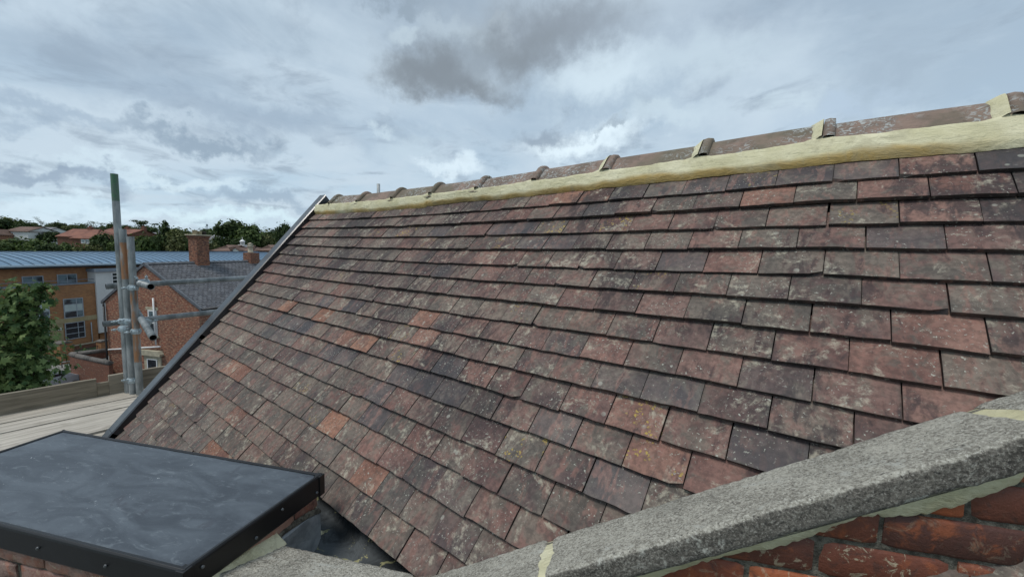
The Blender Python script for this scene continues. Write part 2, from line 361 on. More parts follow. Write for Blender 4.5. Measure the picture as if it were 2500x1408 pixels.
def leafmat(name, a, bcol, seed=0.):
    m, T, b = principled(name); o = objc(T)
    at = T.new('ShaderNodeAttribute'); at.attribute_name = 'tone'; s_ = T.new('ShaderNodeSeparateColor'); T.l.new(at.outputs['Color'], s_.inputs[0])
    c = T.mix(s_.outputs[0], a, bcol)
    T.put(b.inputs['Base Color'], c); b.inputs['Roughness'].default_value = .6
    b.inputs['Specular IOR Level'].default_value = .12
    tr = T.new('ShaderNodeBsdfTranslucent'); T.put(tr.inputs[0], T.mix(.5, c, (.10, .16, .03)))
    ms = T.new('ShaderNodeMixShader'); ms.inputs[0].default_value = .22
    out = T.n['Material Output']; T.l.new(b.outputs[0], ms.inputs[1]); T.l.new(tr.outputs[0], ms.inputs[2]); T.l.new(ms.outputs[0], out.inputs[0])
leafmat('leaf_maple', (.030, .066, .024), (.22, .29, .11))
leafmat('leaf_deep', (.016, .032, .013), (.085, .120, .045))
leafmat('leaf_mid', (.024, .048, .016), (.13, .175, .06))
leafmat('leaf_olive', (.040, .055, .022), (.17, .18, .075))
leafmat('leaf_thin', (.06, .07, .045), (.17, .18, .11))

# ------------------------------------------------------------------ mesh helpers
class MB:
    def __init__(s): s.v = []; s.f = []; s.mi = []; s.tone = []; s.uv = {}; s.smooth = []
    def face(s, idx, mi=0, tone=(.5, .5, 0), smooth=False): s.f.append(tuple(idx)); s.mi.append(mi); s.tone.append(tone); s.smooth.append(smooth)
    def box(s, x0, x1, y0, y1, z0, z1, mi=0, tone=(.5, .5, 0)):
        i = len(s.v); s.v += [(x, y, z) for z in (z0, z1) for y in (y0, y1) for x in (x0, x1)]
        for q in ((0, 2, 3, 1), (4, 5, 7, 6), (0, 1, 5, 4), (2, 6, 7, 3), (0, 4, 6, 2), (1, 3, 7, 5)): s.face([i+k for k in q], mi, tone)
        return s
    def poly_prism(s, pts, axis, a0, a1, mi=0, tone=(.5, .5, 0)):
        """A closed outline in two axes, extruded along the third ('x','y','z')."""
        i = len(s.v); n = len(pts)
        for a in (a0, a1):
            for (p, q) in pts: s.v.append({'x': (a, p, q), 'y': (p, a, q), 'z': (p, q, a)}[axis])
        s.face([i+k for k in range(n)][::-1], mi, tone); s.face([i+n+k for k in range(n)], mi, tone)
        for k in range(n): k2 = (k+1) % n; s.face((i+k, i+k2, i+n+k2, i+n+k), mi, tone)
        return s
    def tube(s, p0, p1, r, seg=14, mi=0, r1=None, cap=True, hollow=0., inner_mi=0, nseg=1, ends=3):
        p0, p1 = Vector(p0), Vector(p1); d = (p1-p0).normalized(); r1 = r if r1 is None else r1
        a = d.orthogonal().normalized(); bb = d.cross(a); i = len(s.v)
        for k in range(nseg+1):
            f = k/nseg; c = p0.lerp(p1, f); rr = r+(r1-r)*f
            for j in range(seg):
                t = 2*math.pi*j/seg; s.v.append(tuple(c+(a*math.cos(t)+bb*math.sin(t))*rr))
        for k in range(nseg):
            for j in range(seg):
                j2 = (j+1) % seg; s.face((i+k*seg+j, i+k*seg+j2, i+(k+1)*seg+j2, i+(k+1)*seg+j), mi, smooth=True)
        if hollow:
            for (c, q, sg) in ((p0, i, 1), (p1, i+nseg*seg, -1)):
                if not ends & (1 if sg > 0 else 2): continue
                k = len(s.v)
                for dd, dep in ((hollow, 0), (hollow, .12)):
                    for j in range(seg):
                        t = 2*math.pi*j/seg; s.v.append(tuple(c+d*sg*dep+(a*math.cos(t)+bb*math.sin(t))*dd))
                for j in range(seg):
                    j2 = (j+1) % seg
                    s.face((q+j, q+j2, k+j2, k+j), mi); s.face((k+j, k+j2, k+seg+j2, k+seg+j), inner_mi)
                s.face([k+seg+j for j in range(seg)], inner_mi)
        elif cap:
            s.face([i+j for j in range(seg)][::-1], mi); s.face([i+nseg*seg+j for j in range(seg)], mi)
        return s
    def path(s, pts, r, seg=8, mi=0):
        for a, b_ in zip(pts[:-1], pts[1:]): s.tube(a, b_, r, seg, mi)
        return s
    def lathe(s, prof, c=(0, 0, 0), seg=16, mi=0):
        i = len(s.v)
        for (r, z) in prof:
            for j in range(seg): t = 2*math.pi*j/seg; s.v.append((c[0]+r*math.cos(t), c[1]+r*math.sin(t), c[2]+z))
        for k in range(len(prof)-1):
            for j in range(seg): j2 = (j+1) % seg; s.face((i+k*seg+j, i+k*seg+j2, i+(k+1)*seg+j2, i+(k+1)*seg+j), mi, smooth=True)
        s.face([i+j for j in range(seg)][::-1], mi); s.face([i+(len(prof)-1)*seg+j for j in range(seg)], mi)
        return s
    def grid(s, P, nu, nv, mi=0, tone=(.5, .5, 0), smooth=True, flip=False):
        """P(i,j) -> point; a sheet of nu x nv cells."""
        k = len(s.v)
        for i in range(nu+1):
            for j in range(nv+1): s.v.append(tuple(P(i, j)))
        for i in range(nu):
            for j in range(nv):
                q = [k+i*(nv+1)+j, k+(i+1)*(nv+1)+j, k+(i+1)*(nv+1)+j+1, k+i*(nv+1)+j+1]
                s.face(q[::-1] if flip else q, mi, tone, smooth)
        return s
    def build(s, name, mats, parent=None, loc=(0, 0, 0), rz=0., bevel=0., autouv=True, uvs=None, st=None):
        me = bpy.data.meshes.new(name); me.from_pydata(s.v, [], s.f); me.update()
        if isinstance(mats, str): mats = [mats]
        for q in mats: me.materials.append(MATS[q])
        n = len(me.polygons)
        me.polygons.foreach_set('material_index', s.mi); me.polygons.foreach_set('use_smooth', s.smooth)
        lt = np.empty(n, np.int32); me.polygons.foreach_get('loop_total', lt)
        ca = me.color_attributes.new('tone', 'FLOAT_COLOR', 'CORNER')
        tn = np.ones((n, 4), np.float32); tn[:, :3] = np.array(s.tone, np.float32)
        ca.data.foreach_set('color', np.repeat(tn, lt, axis=0).ravel())
        li = np.empty(len(me.loops), np.int32); me.loops.foreach_get('vertex_index', li)
        uvl = me.uv_layers.new(name='UVMap')
        if uvs is not None: uvl.data.foreach_set('uv', np.array(uvs, np.float32)[li].ravel())
        else:
            V = np.array(s.v, np.float32); nr = np.empty(n*3, np.float32); me.polygons.foreach_get('normal', nr); nr = np.abs(nr.reshape(-1, 3))
            ax = nr.argmax(1); ax = np.repeat(ax, lt); P = V[li]
            U = np.where((ax == 0)[:, None], P[:, [1, 2]], np.where((ax == 1)[:, None], P[:, [0, 2]], P[:, [0, 1]]))
            uvl.data.foreach_set('uv', U.astype(np.float32).ravel())
        if st is not None:
            u2 = me.uv_layers.new(name='st'); u2.data.foreach_set('uv', np.array(st, np.float32)[li].ravel())
        o = bpy.data.objects.new(name, me); col.objects.link(o); o.location = loc; o.rotation_euler = (0, 0, rz)
        if parent is not None: o.parent = parent
        if bevel:
            bm = o.modifiers.new('bevel', 'BEVEL'); bm.width = bevel; bm.segments = 2; bm.limit_method = 'ANGLE'
        return o
def tag(o, label=None, cat=None, group=None, kind=None):
    if label: o['label'] = label
    if cat: o['category'] = cat
    if group: o['group'] = group
    if kind: o['kind'] = kind
    return o
def empty(name, loc=(0, 0, 0), rz=0., label=None, cat=None, group=None):
    o = bpy.data.objects.new(name, None); col.objects.link(o); o.location = loc; o.rotation_euler = (0, 0, rz); o.empty_display_size = .2
    return tag(o, label, cat, group)
def nz3(x, y, z=0., s=1.): return mnoise.noise(Vector((x*s, y*s, z*s)))
GZ = -11.0

# ================================================================== THE HOUSE ROOF IN FRONT
AL = 2.2780096; EY, EZ = -math.cos(AL), -math.sin(AL)        # down-slope direction (0,EY,EZ)
NY, NZ = math.sin(AL), -math.cos(AL)                         # outward normal (0,NY,NZ)
RY, RZ = -1.8270552, .3144561
def surf(s, t, h=0.):
    """Point on the sagging roof plane: s along the ridge, t down the slope, h above the battens."""
    h = h-.078*math.sin(math.pi*min(max(s/6., 0), 1))
    return (s, RY+EY*t+NY*h, RZ+EZ*t+NZ*h)
def hit(px, py, h=0.):
    d = ray(px, py); hh = h; s = 0
    for _ in range(8):
        o = np.array([0, RY, RZ])+np.array([0, NY, NZ])*hh; n = np.array([0, NY, NZ])
        P = d*(o@n)/(d@n); s = P[0]; hh = h-.078*math.sin(math.pi*min(max(s/6., 0), 1))
    return s, (P-o)@np.array([0, EY, EZ])
house = empty('house', label='house with weathered red brown clay tile roof behind a grey stone coping', cat='house')

G, TW = .1, .1625
def near(px_list): return [hit(x, y, .015) for x, y in px_list]
SP_DARK = near([(760, 790), (860, 870), (800, 850), (960, 940), (1070, 950), (905, 1000), (1090, 560), (1200, 560), (1290, 555), (1850, 445), (1990, 430), (2150, 430), (1760, 450), (2200, 560), (1080, 905), (930, 965), (730, 780), (1400, 1050), (1560, 1190), (700, 600), (1950, 1110), (1620, 640), (1330, 600), (850, 760), (780, 740), (2490, 400)])
SP_OR = near([(1415, 485), (1480, 480), (580, 905), (570, 1010), (540, 1100), (800, 1030), (900, 1140), (870, 835), (905, 850), (780, 770), (830, 1040), (700, 745), (1060, 780), (1900, 495), (1030, 820)])
SP_RED = near([(2350, 400), (2260, 480), (2420, 470), (2350, 530), (1600, 1060), (1640, 1140), (1750, 1140), (2180, 840), (2300, 1000), (1830, 640), (1200, 900)])
SP_GREY = near([(500, 800), (450, 870), (650, 950), (700, 1000), (560, 850), (2090, 490), (1980, 480), (1930, 590), (2050, 530), (1700, 780), (1850, 780), (2000, 660), (1500, 990), (1290, 1130), (620, 870), (480, 930), (740, 930), (2160, 650), (1840, 660)])
SP_YEL = near([(1640, 1140), (990, 868), (1290, 1130), (1370, 560), (990, 560), (1570, 1000), (1460, 560)])
def nearest_flag(s, t, spots, rs=.085, rt=.055): return any(abs(s-a) < rs and -.005 < (b_-t) < .105 for a, b_ in spots)
mb = MB(); UV = []; ST = []
S_END = 3.74
def add_tile(s0, wd, t_tail, tone, lift, skew, jag, camber, chip):
    """s0 left edge of the tile along the ridge, t_tail its lower edge."""
    L, th = .172, .0165
    nu, nv = 5, 3
    base = len(mb.v); sd = R.random()*50
    def hgt(t): return .004+(1-(t_tail-t)/L)*(.0300+lift)
    rows = []
    for j in range(nv+1):
        for i in range(nu+1):
            u = i/nu; v = j/nv; t = t_tail-L*(1-v)+skew*(u-.5)
            s = s0+wd*u
            if j == nv: t += jag*nz3(u*3, sd)*1.0
            if i in (0, nu): s += .0012*nz3(v*4, sd, 3)
            if chip and j == nv and ((chip == 1 and i == 0) or (chip == 2 and i == nu)): t -= .012
            h = hgt(t)+camber*(1-(2*u-1)**2)+.0008*nz3(u*4, v*4, sd)
            if j == nv: h -= .0015
            mb.v.append(surf(s, t, h)); UV.append((u, v)); ST.append((s, t))
    def q(i, j): return base+j*(nu+1)+i
    for j in range(nv):
        for i in range(nu): mb.face((q(i, j), q(i, j+1), q(i+1, j+1), q(i+1, j)), 0, tone)
    b2 = len(mb.v)
    # tail face and two side faces
    for i in range(nu+1):
        x = i/nu; t = t_tail+skew*(x-.5)+jag*nz3(x*3, sd)-.001; h = hgt(t)-th+camber*(1-(2*x-1)**2)
        mb.v.append(surf(s0+wd*x, t, h)); UV.append((x, 1.)); ST.append((s0+wd*x, t+.013))
    dt = (.0, .12, 0.)  # tail and side faces darkened: shadow lines of the courses put into the tone
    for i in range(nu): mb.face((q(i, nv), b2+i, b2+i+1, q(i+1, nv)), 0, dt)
    for side in (0, nu):
        b3 = len(mb.v)
        for j in range(nv+1):
            v = j/nv; t = t_tail-L*(1-v)+skew*((side/nu)-.5); mb.v.append(surf(s0+wd*(side/nu), t, hgt(t)-th)); UV.append((float(side > 0), v)); ST.append((s0+wd*(side/nu)+.01, t))
        for j in range(nv):
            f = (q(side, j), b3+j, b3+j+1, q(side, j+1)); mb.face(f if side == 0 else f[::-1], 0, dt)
k = 0
for row in range(1, 25):
    t_tail = row*G+.004*nz3(row*3.3, 1.7)
    sr = -1.05+(TW/2 if row % 2 else 0)+R.uniform(-.012, .012)
    s = sr; rl = R.uniform(-.002, .002)
    while s < S_END:
        wd = TW-.0024+R.uniform(-.0010, .0008)
        if s+wd > S_END: wd = S_END-s
        if wd < .03: break
        sm = s+wd/2
        if row <= 17 or s > 1.62:
            tt = t_tail+.004*nz3(s*1.1, row*5.1)+R.uniform(-.0014, .0014)
            # tone: browner and more purple to the right, olive-grey and red patches down to the left
            rr = R.random()
            reg = nz3(sm*.9, t_tail*1.7, 4.)
            tone = .16+.60*rr+.22*reg
            film = R.random()*.7+.15+.25*nz3(sm*.8+9, t_tail*1.3)
            if sm > 1.6 and t_tail > .95: film += .16; tone -= .02
            if sm < .6: tone -= .03
            ye = 0.
            if R.random() < .018: ye = .75
            c0 = (sm, t_tail-G)
            if nearest_flag(sm, c0[1], SP_DARK): tone = R.uniform(.0, .12); film = R.uniform(.0, .3)
            if nearest_flag(sm, c0[1], SP_GREY): film = 1.; tone = .3
            if nearest_flag(sm, c0[1], SP_RED): tone = R.uniform(.72, .85); film = .15
            if nearest_flag(sm, c0[1], SP_OR): tone = R.uniform(.84, .96); film = .15
            if nearest_flag(sm, c0[1], SP_YEL): ye = 1.
            add_tile(s, wd, tt, (min(max(tone, 0), 1), min(max(film, 0), 1), ye), rl+R.uniform(-.0015, .0028)+.005*(R.random() < .05), R.uniform(-.0028, .0028), .0038, R.uniform(.0, .0022),
                     (R.choice((1, 2)) if R.random() < .10 else 0)); k += 1
        s += TW+R.uniform(-.0006, .0012)+(.003 if R.random() < .05 else 0)
roof = mb.build('roof', 'clay_tile', house, uvs=UV, st=ST)
# underlay and the far slope
TA = -.2                                                    # t of the apex
mb = MB()
ap = surf(0, TA)
def far(s, t, h=0.):                                        # mirrored slope beyond the ridge
    p = surf(s, TA+(t-TA), h); return (p[0], 2*(RY+EY*TA)-p[1], p[2])
mb.grid(lambda i, j: surf(-1.1+i*.45, TA+j*.19 if j < 10 else 1.62, -.012), 11, 10, flip=True)
mb.grid(lambda i, j: surf(1.62+i*.19, 1.6+j*.4, -.012), 11, 2, flip=True)
mb.build('roof_underlay', 'black_trim', roof)
mb = MB(); UV = []; ST = []
for row in range(1, 25):
    for q in range(0, 11):
        s0 = -1.1+q*.45
        for (tt, h) in ((row*G-.1, .014), (row*G, .028), (row*G, .012)):
            for ds in (0, .45): mb.v.append(far(min(s0+ds, S_END), tt, h)); UV.append((.5, .5)); ST.append((s0+ds, tt+5))
        i = len(mb.v)-6; tn = (R.uniform(.2, .7), R.uniform(.2, .8), 0)
        mb.face((i, i+1, i+3, i+2), 0, tn); mb.face((i+2, i+3, i+5, i+4), 0, (.1, .5, 0))
mb.build('far_slope', 'clay_tile', roof, uvs=UV, st=ST)

# ridge: separate angled ridge tiles with a roll over each joint, bedded in pale mortar
AY, AZ = surf(0, TA, 0.)[1], surf(0, TA, 0.)[2]
JX = [aty(x, y, AY+.015)[0] for x, y in [(2450, 235), (2010, 302), (1718, 347), (1490, 383), (1318, 410), (1180, 430), (1068, 446), (975, 459), (890, 472)]]
JX = [JX[0]-.9, JX[0]-.45]+JX+[JX[-1]+.44]
def sagz(s): return -.078*math.sin(math.pi*min(max(s/6., 0), 1))
def ridge_profile(s, extra=0., leg=.148):
    """Points from the near foot over the rounded crown to the far foot."""
    pts = []; cy, cz = AY, AZ+.052+extra*1.2+sagz(s)
    for q in range(-6, 7):
        a = q/6
        # straight legs with a rounded crown
        d = abs(a)*leg; rr = .045
        dy = d*.70 if d > 0 else 0
        dz = -d*.735
        if d < rr: dz = -(rr*.735)*(.5+.5*(d/rr)**2)
        off = extra
        sgn = 1 if a >= 0 else -1
        pts.append((cy+(-sgn)*-1*(dy+off*.7*min(1, d/rr)), cz+dz))
    return pts                                              # q>0: towards the camera (+Y)
for k in range(len(JX)-1):
    x0, x1 = JX[k], min(JX[k+1], S_END+.02)
    if x1-x0 < .1: continue
    mb = MB(); dz_ = R.uniform(-.003, .003); tilt = R.uniform(-.004, .004)
    ns = 10
    def P(i, j, x0=x0, x1=x1):
        s = x0+(x1-.006-x0)*i/ns; y, z = ridge_profile(s)[j]; return (s, y, z+dz_+tilt*(i/ns-.5)+.002*nz3(s*5, y*9))
    mb.grid(P, ns, 12)
    # underside thickness at the open ends
    for i in (0, ns):
        i0 = len(mb.v)
        for j in range(13):
            p = P(i, j); mb.v.append(p); mb.v.append((p[0], AY+(p[1]-AY)*.9, p[2]-.014))
        for j in range(12): mb.face((i0+2*j, i0+2*j+1, i0+2*j+3, i0+2*j+2))
    # the roll that covers the joint, on the low-X end of each tile
    wr = .040
    def PR(i, j, x0=x0):
        s = x0-.002+(wr+.002)*i/4; e = .016*(1 if i in (1, 2, 3) else .0)
        y, z = ridge_profile(s, e)[j]; return (s, y, z+dz_+.001)
    def PR2(i, j, x1=JX[k+1]):
        s = x1-.038+[0, .0015, .018, .033, .036][i]; e = [0, .014, .017, .015, 0][i]
        y, z = ridge_profile(s, e, .136)[j]; return (s, y, z+dz_)
    mb.grid(PR2, 4, 12)
    o = mb.build('ridge_tile', 'ridge_clay', roof)
# bedding mortar along both feet of the ridge and smears at the joints
def tfoot(s, f):                                            # f 0 at the tile face .. 1 at the lower ragged edge
    return f
jxs = JX
def mort_top(s):
    b_ = .128+.006*nz3(s*4, 2.2)+.006*nz3(s*14, 5.)+.003*nz3(s*60, 5.)
    for x in jxs:
        if -.055 < s-x < .045: b_ -= .022*(1-abs(s-x)/.055)
    return max(b_, .07)
def mort(side):
    mb = MB(); UVm = []; x0, x1 = -1.1, S_END+.0; nsg = 420; nv = 9
    for i in range(nsg+1):
        s = x0+(x1-x0)*i/nsg
        L = mort_top(s)                                      # leg distance of mortar top from apex
        ytop = AY+L*.70; ztop = AZ+.052-L*.735+sagz(s)
        tb = .0+.010*nz3(s*3, 7.)+.007*nz3(s*11, 9.)+.003*nz3(s*50, 1.)+(.02 if s > 2.2 else 0)
        yb, zb = surf(s, tb, .028)[1:]
        for j in range(nv+1):
            f = j/nv; bul = .0045*math.sin(math.pi*min(1, f*1.1))**.5+.0022*nz3(s*6, f*3)+.0024*nz3(s*30, f*12)
            if f > .93: bul = .004
            y = ytop+(yb-ytop)*f+NY*(bul+.012*(1-f*.4)); z = ztop+(zb-ztop)*f+NZ*(bul+.012*(1-f*.4))
            if j == 0: y -= .018*NY; z -= .018*NZ
            if j == nv: y -= .02*NY; z -= .02*NZ
            if side < 0: y = 2*AY-y
            mb.v.append((s, y, z)); UVm.append((s, f))
    for i in range(nsg):
        for j in range(nv):
            a = i*(nv+1)+j; q = (a, a+nv+1, a+nv+2, a+1); mb.face(q if side < 0 else q[::-1], 0, smooth=True)
    return mb.build('ridge_mortar', 'lime_mortar', roof, uvs=UVm)
mort(1); mort(-1)
for x in jxs[1:]:
    if x > 1.1: continue
    mb = MB(); UVm = []
    big_ = x < 1.3
    for i in range(6):
        s_ = x-.003-(.034+(.012 if big_ else -.008))*i/5 if False else x-.006+(-.0)-(.0)  # placeholder overwritten below
        for j in range(13):
            e = [.017, .015, .011, .007, .003, -.006][i]
            wid = (.036 if big_ else .016)*(1+.5*nz3(x*3, j*.9))
            s_ = x-.001+wid*i/5
            y, z = ridge_profile(s_, e, .136)[j]; mb.v.append((s_, y, z)); UVm.append((s_, .1))
    # smear sits on the neighbouring (lower X) tile, filling the step up to the roll
    for i in range(5):
        for j in range(12 if big_ else 12): a = i*13+j; mb.face((a, a+1, a+14, a+13), 0, smooth=True)
    mb.build('joint_mortar', 'lime_mortar', roof, uvs=UVm)

# dry verge along the far gable
def verge():
    mb = MB()
    x0, x1 = S_END+.002, S_END+.125
    def sec(t, fn, lift=0.):
        return [fn(x0, t, .012+lift), fn(x0, t, .060+lift), fn(x0+.012, t, .066+lift), fn(x1-.01, t, .064+lift), fn(x1, t, .056+lift), fn(x1, t, -.11+lift)]
    def strip(fn, ts, flip):
        i0 = len(mb.v)
        for q_, t in enumerate(ts):
            if q_ == 0: mb.v.extend([fn(x, TA-(h-.078*math.sin(math.pi*x/6.))*1.1725, h) for x, h in ((x0, .012), (x0, .060), (x0+.012, .066), (x1-.01, .064), (x1, .056), (x1, -.11))])
            else: mb.v.extend(sec(t, fn))
        for a in range(len(ts)-1):
            for k in range(5):
                q = (i0+a*6+k, i0+a*6+k+1, i0+(a+1)*6+k+1, i0+(a+1)*6+k); mb.face(q[::-1] if flip else q)
        mb.face([i0+(len(ts)-1)*6+k for k in range(6)])
    strip(surf, [TA-.04+.16*i for i in range(17)], True); strip(far, [TA-.04+.16*i for i in range(17)], False)
    # seams between lengths
    for t in (1.35, 2.15):
        i0 = len(mb.v); S = [sec(t, surf, .002), sec(t+.03, surf, .002)]
        for q in S: mb.v.extend(q)
        for k in range(5): mb.face((i0+k, i0+6+k, i0+7+k, i0+k+1))
    return mb.build('verge_trim', 'black_pvc', roof)
verge()
# gable wall, eaves walls and body below the roof
mb = MB()
zy = [surf(S_END, t, -.03)[1:] for t in (TA, 2.45)]
yn, zn = zy[1]; ya, za = zy[0]
mb.poly_prism([(yn, -11), (yn, zn), (ya, za), (2*ya-yn, zn), (2*ya-yn, -11)], 'x', S_END-.25, S_END+.03)
mb.build('gable_wall', 'old_brick', house)
mb = MB(); mb.box(-3, S_END-.25, 2*ya-yn+.05, 2*ya-yn+.3, -11, zn+.1); mb.build('back_wall', 'old_brick', house)

# ================================================================== parapet, coping, chimney (turned 25 degrees: the street front)
FA = rad(25.15)
def wn(px, py, D):
    a = np.array([math.sin(FA), -math.cos(FA), 0]); d = ray(px, py); P = d*D/(d@a)
    return P[0]*math.cos(FA)+P[1]*math.sin(FA), P[2]
# frame: x = along the front (away to the left), y = -N, z up
NF, NB = .82, 1.02                                           # coping front and back distances
SL = .536
W0 = .452                                                     # kink between level and raking coping
zb0 = -.957
def cz_(wv): return zb0 if wv >= W0 else zb0+SL*(W0-wv)      # back arris height
FALL = .050
def stone(w0, w1, name='coping_stone'):
    """One length of coping with worn arrises; w0<w1."""
    mb = MB(); n = max(6, int((w1-w0)/.012))
    prof = [(NF+.003, -.062), (NF, -.056), (NF, -.009), (NF+.003, -.003), (NF+.010, .000), (NB-.010, -.049), (NB-.002, -.053), (NB, -.062), (NB-.003, -.105)]
    pr = []
    for a, b_ in zip(prof[:-1], prof[1:]):
        m_ = max(1, int(math.hypot(b_[0]-a[0], b_[1]-a[1])/.009))
        for q in range(m_): pr.append((a[0]+(b_[0]-a[0])*q/m_, a[1]+(b_[1]-a[1])*q/m_))
    pr.append(prof[-1]); m_ = len(pr)-1
    def P(i, j):
        wv = w0+(w1-w0)*i/n; nn, dz = pr[j]
        e = min(wv-w0, w1-wv); rd = .004*max(0, 1-e/.008)
        r1 = .0015*nz3(wv*9, nn*9, dz*9)+.0022*nz3(wv*60, nn*60, dz*60)
        z = cz_(wv)+FALL+dz
        return (wv, -(nn+(r1 if nn < NF+.03 or nn > NB-.02 else 0)+(rd if nn < NF+.02 else 0)), z+r1*.9-rd)
    mb.grid(P, n, m_)
    for i in (0, n):
        k = len(mb.v); mb.v += [P(i, j) for j in range(m_+1)]; mb.face([k+j for j in range(m_+1)])
    # underside
    k = len(mb.v)
    mb.v += [P(0, 0), P(n, 0), P(n, m_), P(0, m_)]; mb.face((k, k+1, k+2, k+3))
    return mb.build(name, 'cast_stone', par, rz=0)
par = empty('parapet', (0, 0, 0), FA); par.parent = house
# the four visible lengths and one beyond each end; first the level run
stone(.498, 1.0); stone(.108, .484); stone(-.756, .091); stone(-1.7, -.778)
def mortar_block(w0, w1, dz=-.003, depth=.0):
    mb = MB(); n = 14; UVm = []
    pr = [(NF+.004, -.056), (NF+.004, -.012), (NF+.006, -.005), (NF+.014, -.0035), (NF+.06, -.0148), (NF+.12, -.0305), (NB-.012, -.0525), (NB-.005, -.057), (NB-.004, -.066), (NB-.004, -.1)]
    for i in range(n+1):
        for j, (nn, z) in enumerate(pr):
            t = j/(len(pr)-1)
            wv = w0+(w1-w0)*i/n+.004*nz3(t*6, w0*9)*(1 if i else 1)
            mb.v.append((wv, -nn, cz_(wv)+FALL+z+dz+.0006*nz3(t*9, i*.7, w0))); UVm.append((0, .1))
    L = len(pr)
    for i in range(n):
        for j in range(L-1): a = i*L+j; mb.face((a, a+L, a+L+1, a+1), smooth=True)
    mb.build('coping_joint', 'lime_mortar', par, uvs=UVm)
mortar_block(.080, .120, -.0014); mortar_block(.470, .512, -.0014); mortar_block(-.792, -.742, -.0014)
# brick wall below: bricks laid one by one on a mortar backing
BF = .842
def bricks(name, w0, w1, z0, z1, nface, top, seed=1, phase=None):
    rb = random.Random(seed); mb = MB(); row = 0; z = z0
    bh, bl, mj = .068, .215, .010
    while z < z1:
        wv = w0-(0 if row % 2 else bl/2+mj/2)-rb.uniform(0, .03)
        hdr = row % 4 == 2
        if phase is not None: wv = w0-((w0-(phase+(.1125 if row % 2 == 0 else 0))) % .225)
        while wv < w1:
            L = (bl if not hdr else .1025)+rb.uniform(-.006, .004)
            a, b_ = max(wv, w0), min(wv+L, w1)
            if b_-a > .02:
                pr = rb.uniform(-.003, .004); n = max(3, int((b_-a)/.02)); m_ = 4
                tn = (rb.random()**.9, rb.random(), 0); sdd = rb.random()*40
                zs = z+rb.uniform(-.002, .002)
                def P(i, j, a=a, b_=b_, pr=pr, sdd=sdd, zs=zs):
                    # j: 0 back-bottom,1 front-bottom,2..,m+1 front-top, m+2 back-top ; rounded arrises
                    u = i/n; ww = a+(b_-a)*u; prof = [(.03, 0), (.004, .0), (0, .006), (0, bh*.5), (0, bh-.006), (.004, bh), (.03, bh)][j]
                    e = min(u, 1-u)*(b_-a); rd = .005*max(0, 1-e/.007)
                    nn = nface-pr+prof[0]+rd+.0025*nz3(ww*25, prof[1]*25, sdd)
                    zz_ = zs+prof[1]+.0018*nz3(ww*30, sdd, prof[1]*9)
                    zz_ = min(zz_, top(ww)-.0)
                    return (ww, -nn, zz_)
                if zs < min(top(a), top(b_))-.003 or zs < max(top(a), top(b_))-.003:
                    mb.grid(P, n, 6, tone=tn)
                    for i in (0, n):
                        k = len(mb.v); mb.v += [P(i, j) for j in range(7)]; mb.face([k+j for j in range(7)], 0, tn)
            wv += L+mj
        z += bh+mj; row += 1
    return mb
topf = lambda wv: cz_(wv)+FALL-.045
mb = bricks('parapet_bricks', -1.7, .98, -1.858, .4, BF, topf, seed=5, phase=-.521)
pw = mb.build('parapet_wall', 'near_brick', par)
mb = MB()
ws = [-1.7+i*.06 for i in range(46)]
ws = [x for x in ws if x < W0]+[W0, .98]
pts = [(ws[0], -9.)]+[(x, topf(x)-.004) for x in ws]+[(.98, -9.)]
mb.poly_prism(pts, 'y', -(NB-.02), -(BF+.006))
mb.build('mortar_bed', 'old_mortar', pw)
# pointing fillet under the coping, ragged where it smears onto the bricks
mb = MB(); UVm = []; n = 420
for i in range(n+1):
    wv = -1.6+(W0+1.1)*i/n
    zt = cz_(wv)+FALL-.058
    dp = .025+.008*nz3(wv*9, 3.3)+.006*nz3(wv*34, 1.1)+.005*nz3(wv*95, 6.)
    if -.72 < wv < -.52: dp += .026*math.sin(math.pi*(wv+.72)/.20)**.35*(.85+.5*nz3(wv*28, 8.))
    if -.50 < wv < -.12: dp += .010*max(0, nz3(wv*7+3, 0)+.3)
    dp = max(dp, .007)
    nnb = BF-.006
    for (nn, z) in ((NF+.012, zt+.014), (NF+.008, zt+.001), (NF+.013, zt-dp*.45), (nnb-.0015, zt-dp*.9), (nnb+.004, zt-dp), (BF+.03, zt-dp+.001)):
        mb.v.append((wv, -(nn+.0012*nz3(wv*70, z*60)), z)); UVm.append((0, .1))
for i in range(n):
    for j in range(5): a = i*6+j; mb.face((a, a+1, a+7, a+6), smooth=True)
mb.build('pointing', 'lime_mortar', pw, uvs=UVm)

# chimney stack under a flat black cap
ch = empty('chimney', (0, 0, 0), FA); ch.parent = house
H0 = -.833; CW0, CW1, CN0, CN1 = .957, 2.235, .7455, 1.2155
mb = MB()
def capP(i, j): pass
nx_, ny_ = 40, 18
c_ne, c_fe = 1.194*.833, 1.149*.833                            # near and far right-hand corners
def edge_w(v): return c_ne+(c_fe-c_ne)*v
k = len(mb.v)
def Pc(i, j):
    v = j/ny_; nn = CN0+(CN1-CN0)*v; w0 = edge_w(v); ww = w0+(CW1-w0)*i/nx_
    ed = min(ww-w0, nn-CN0, CN1-nn, CW1-ww)
    z = H0-.004*max(0, 1-ed/.01)+.0022*math.exp(-((ed-.012)/.006)**2)+.0012*nz3(ww*5, nn*7)+.0005*nz3(ww*25, nn*25)
    return (ww, -nn, z)
mb.grid(Pc, nx_, ny_, flip=False)
cap = mb.build('cap', 'roof_membrane', ch)
mb = MB()
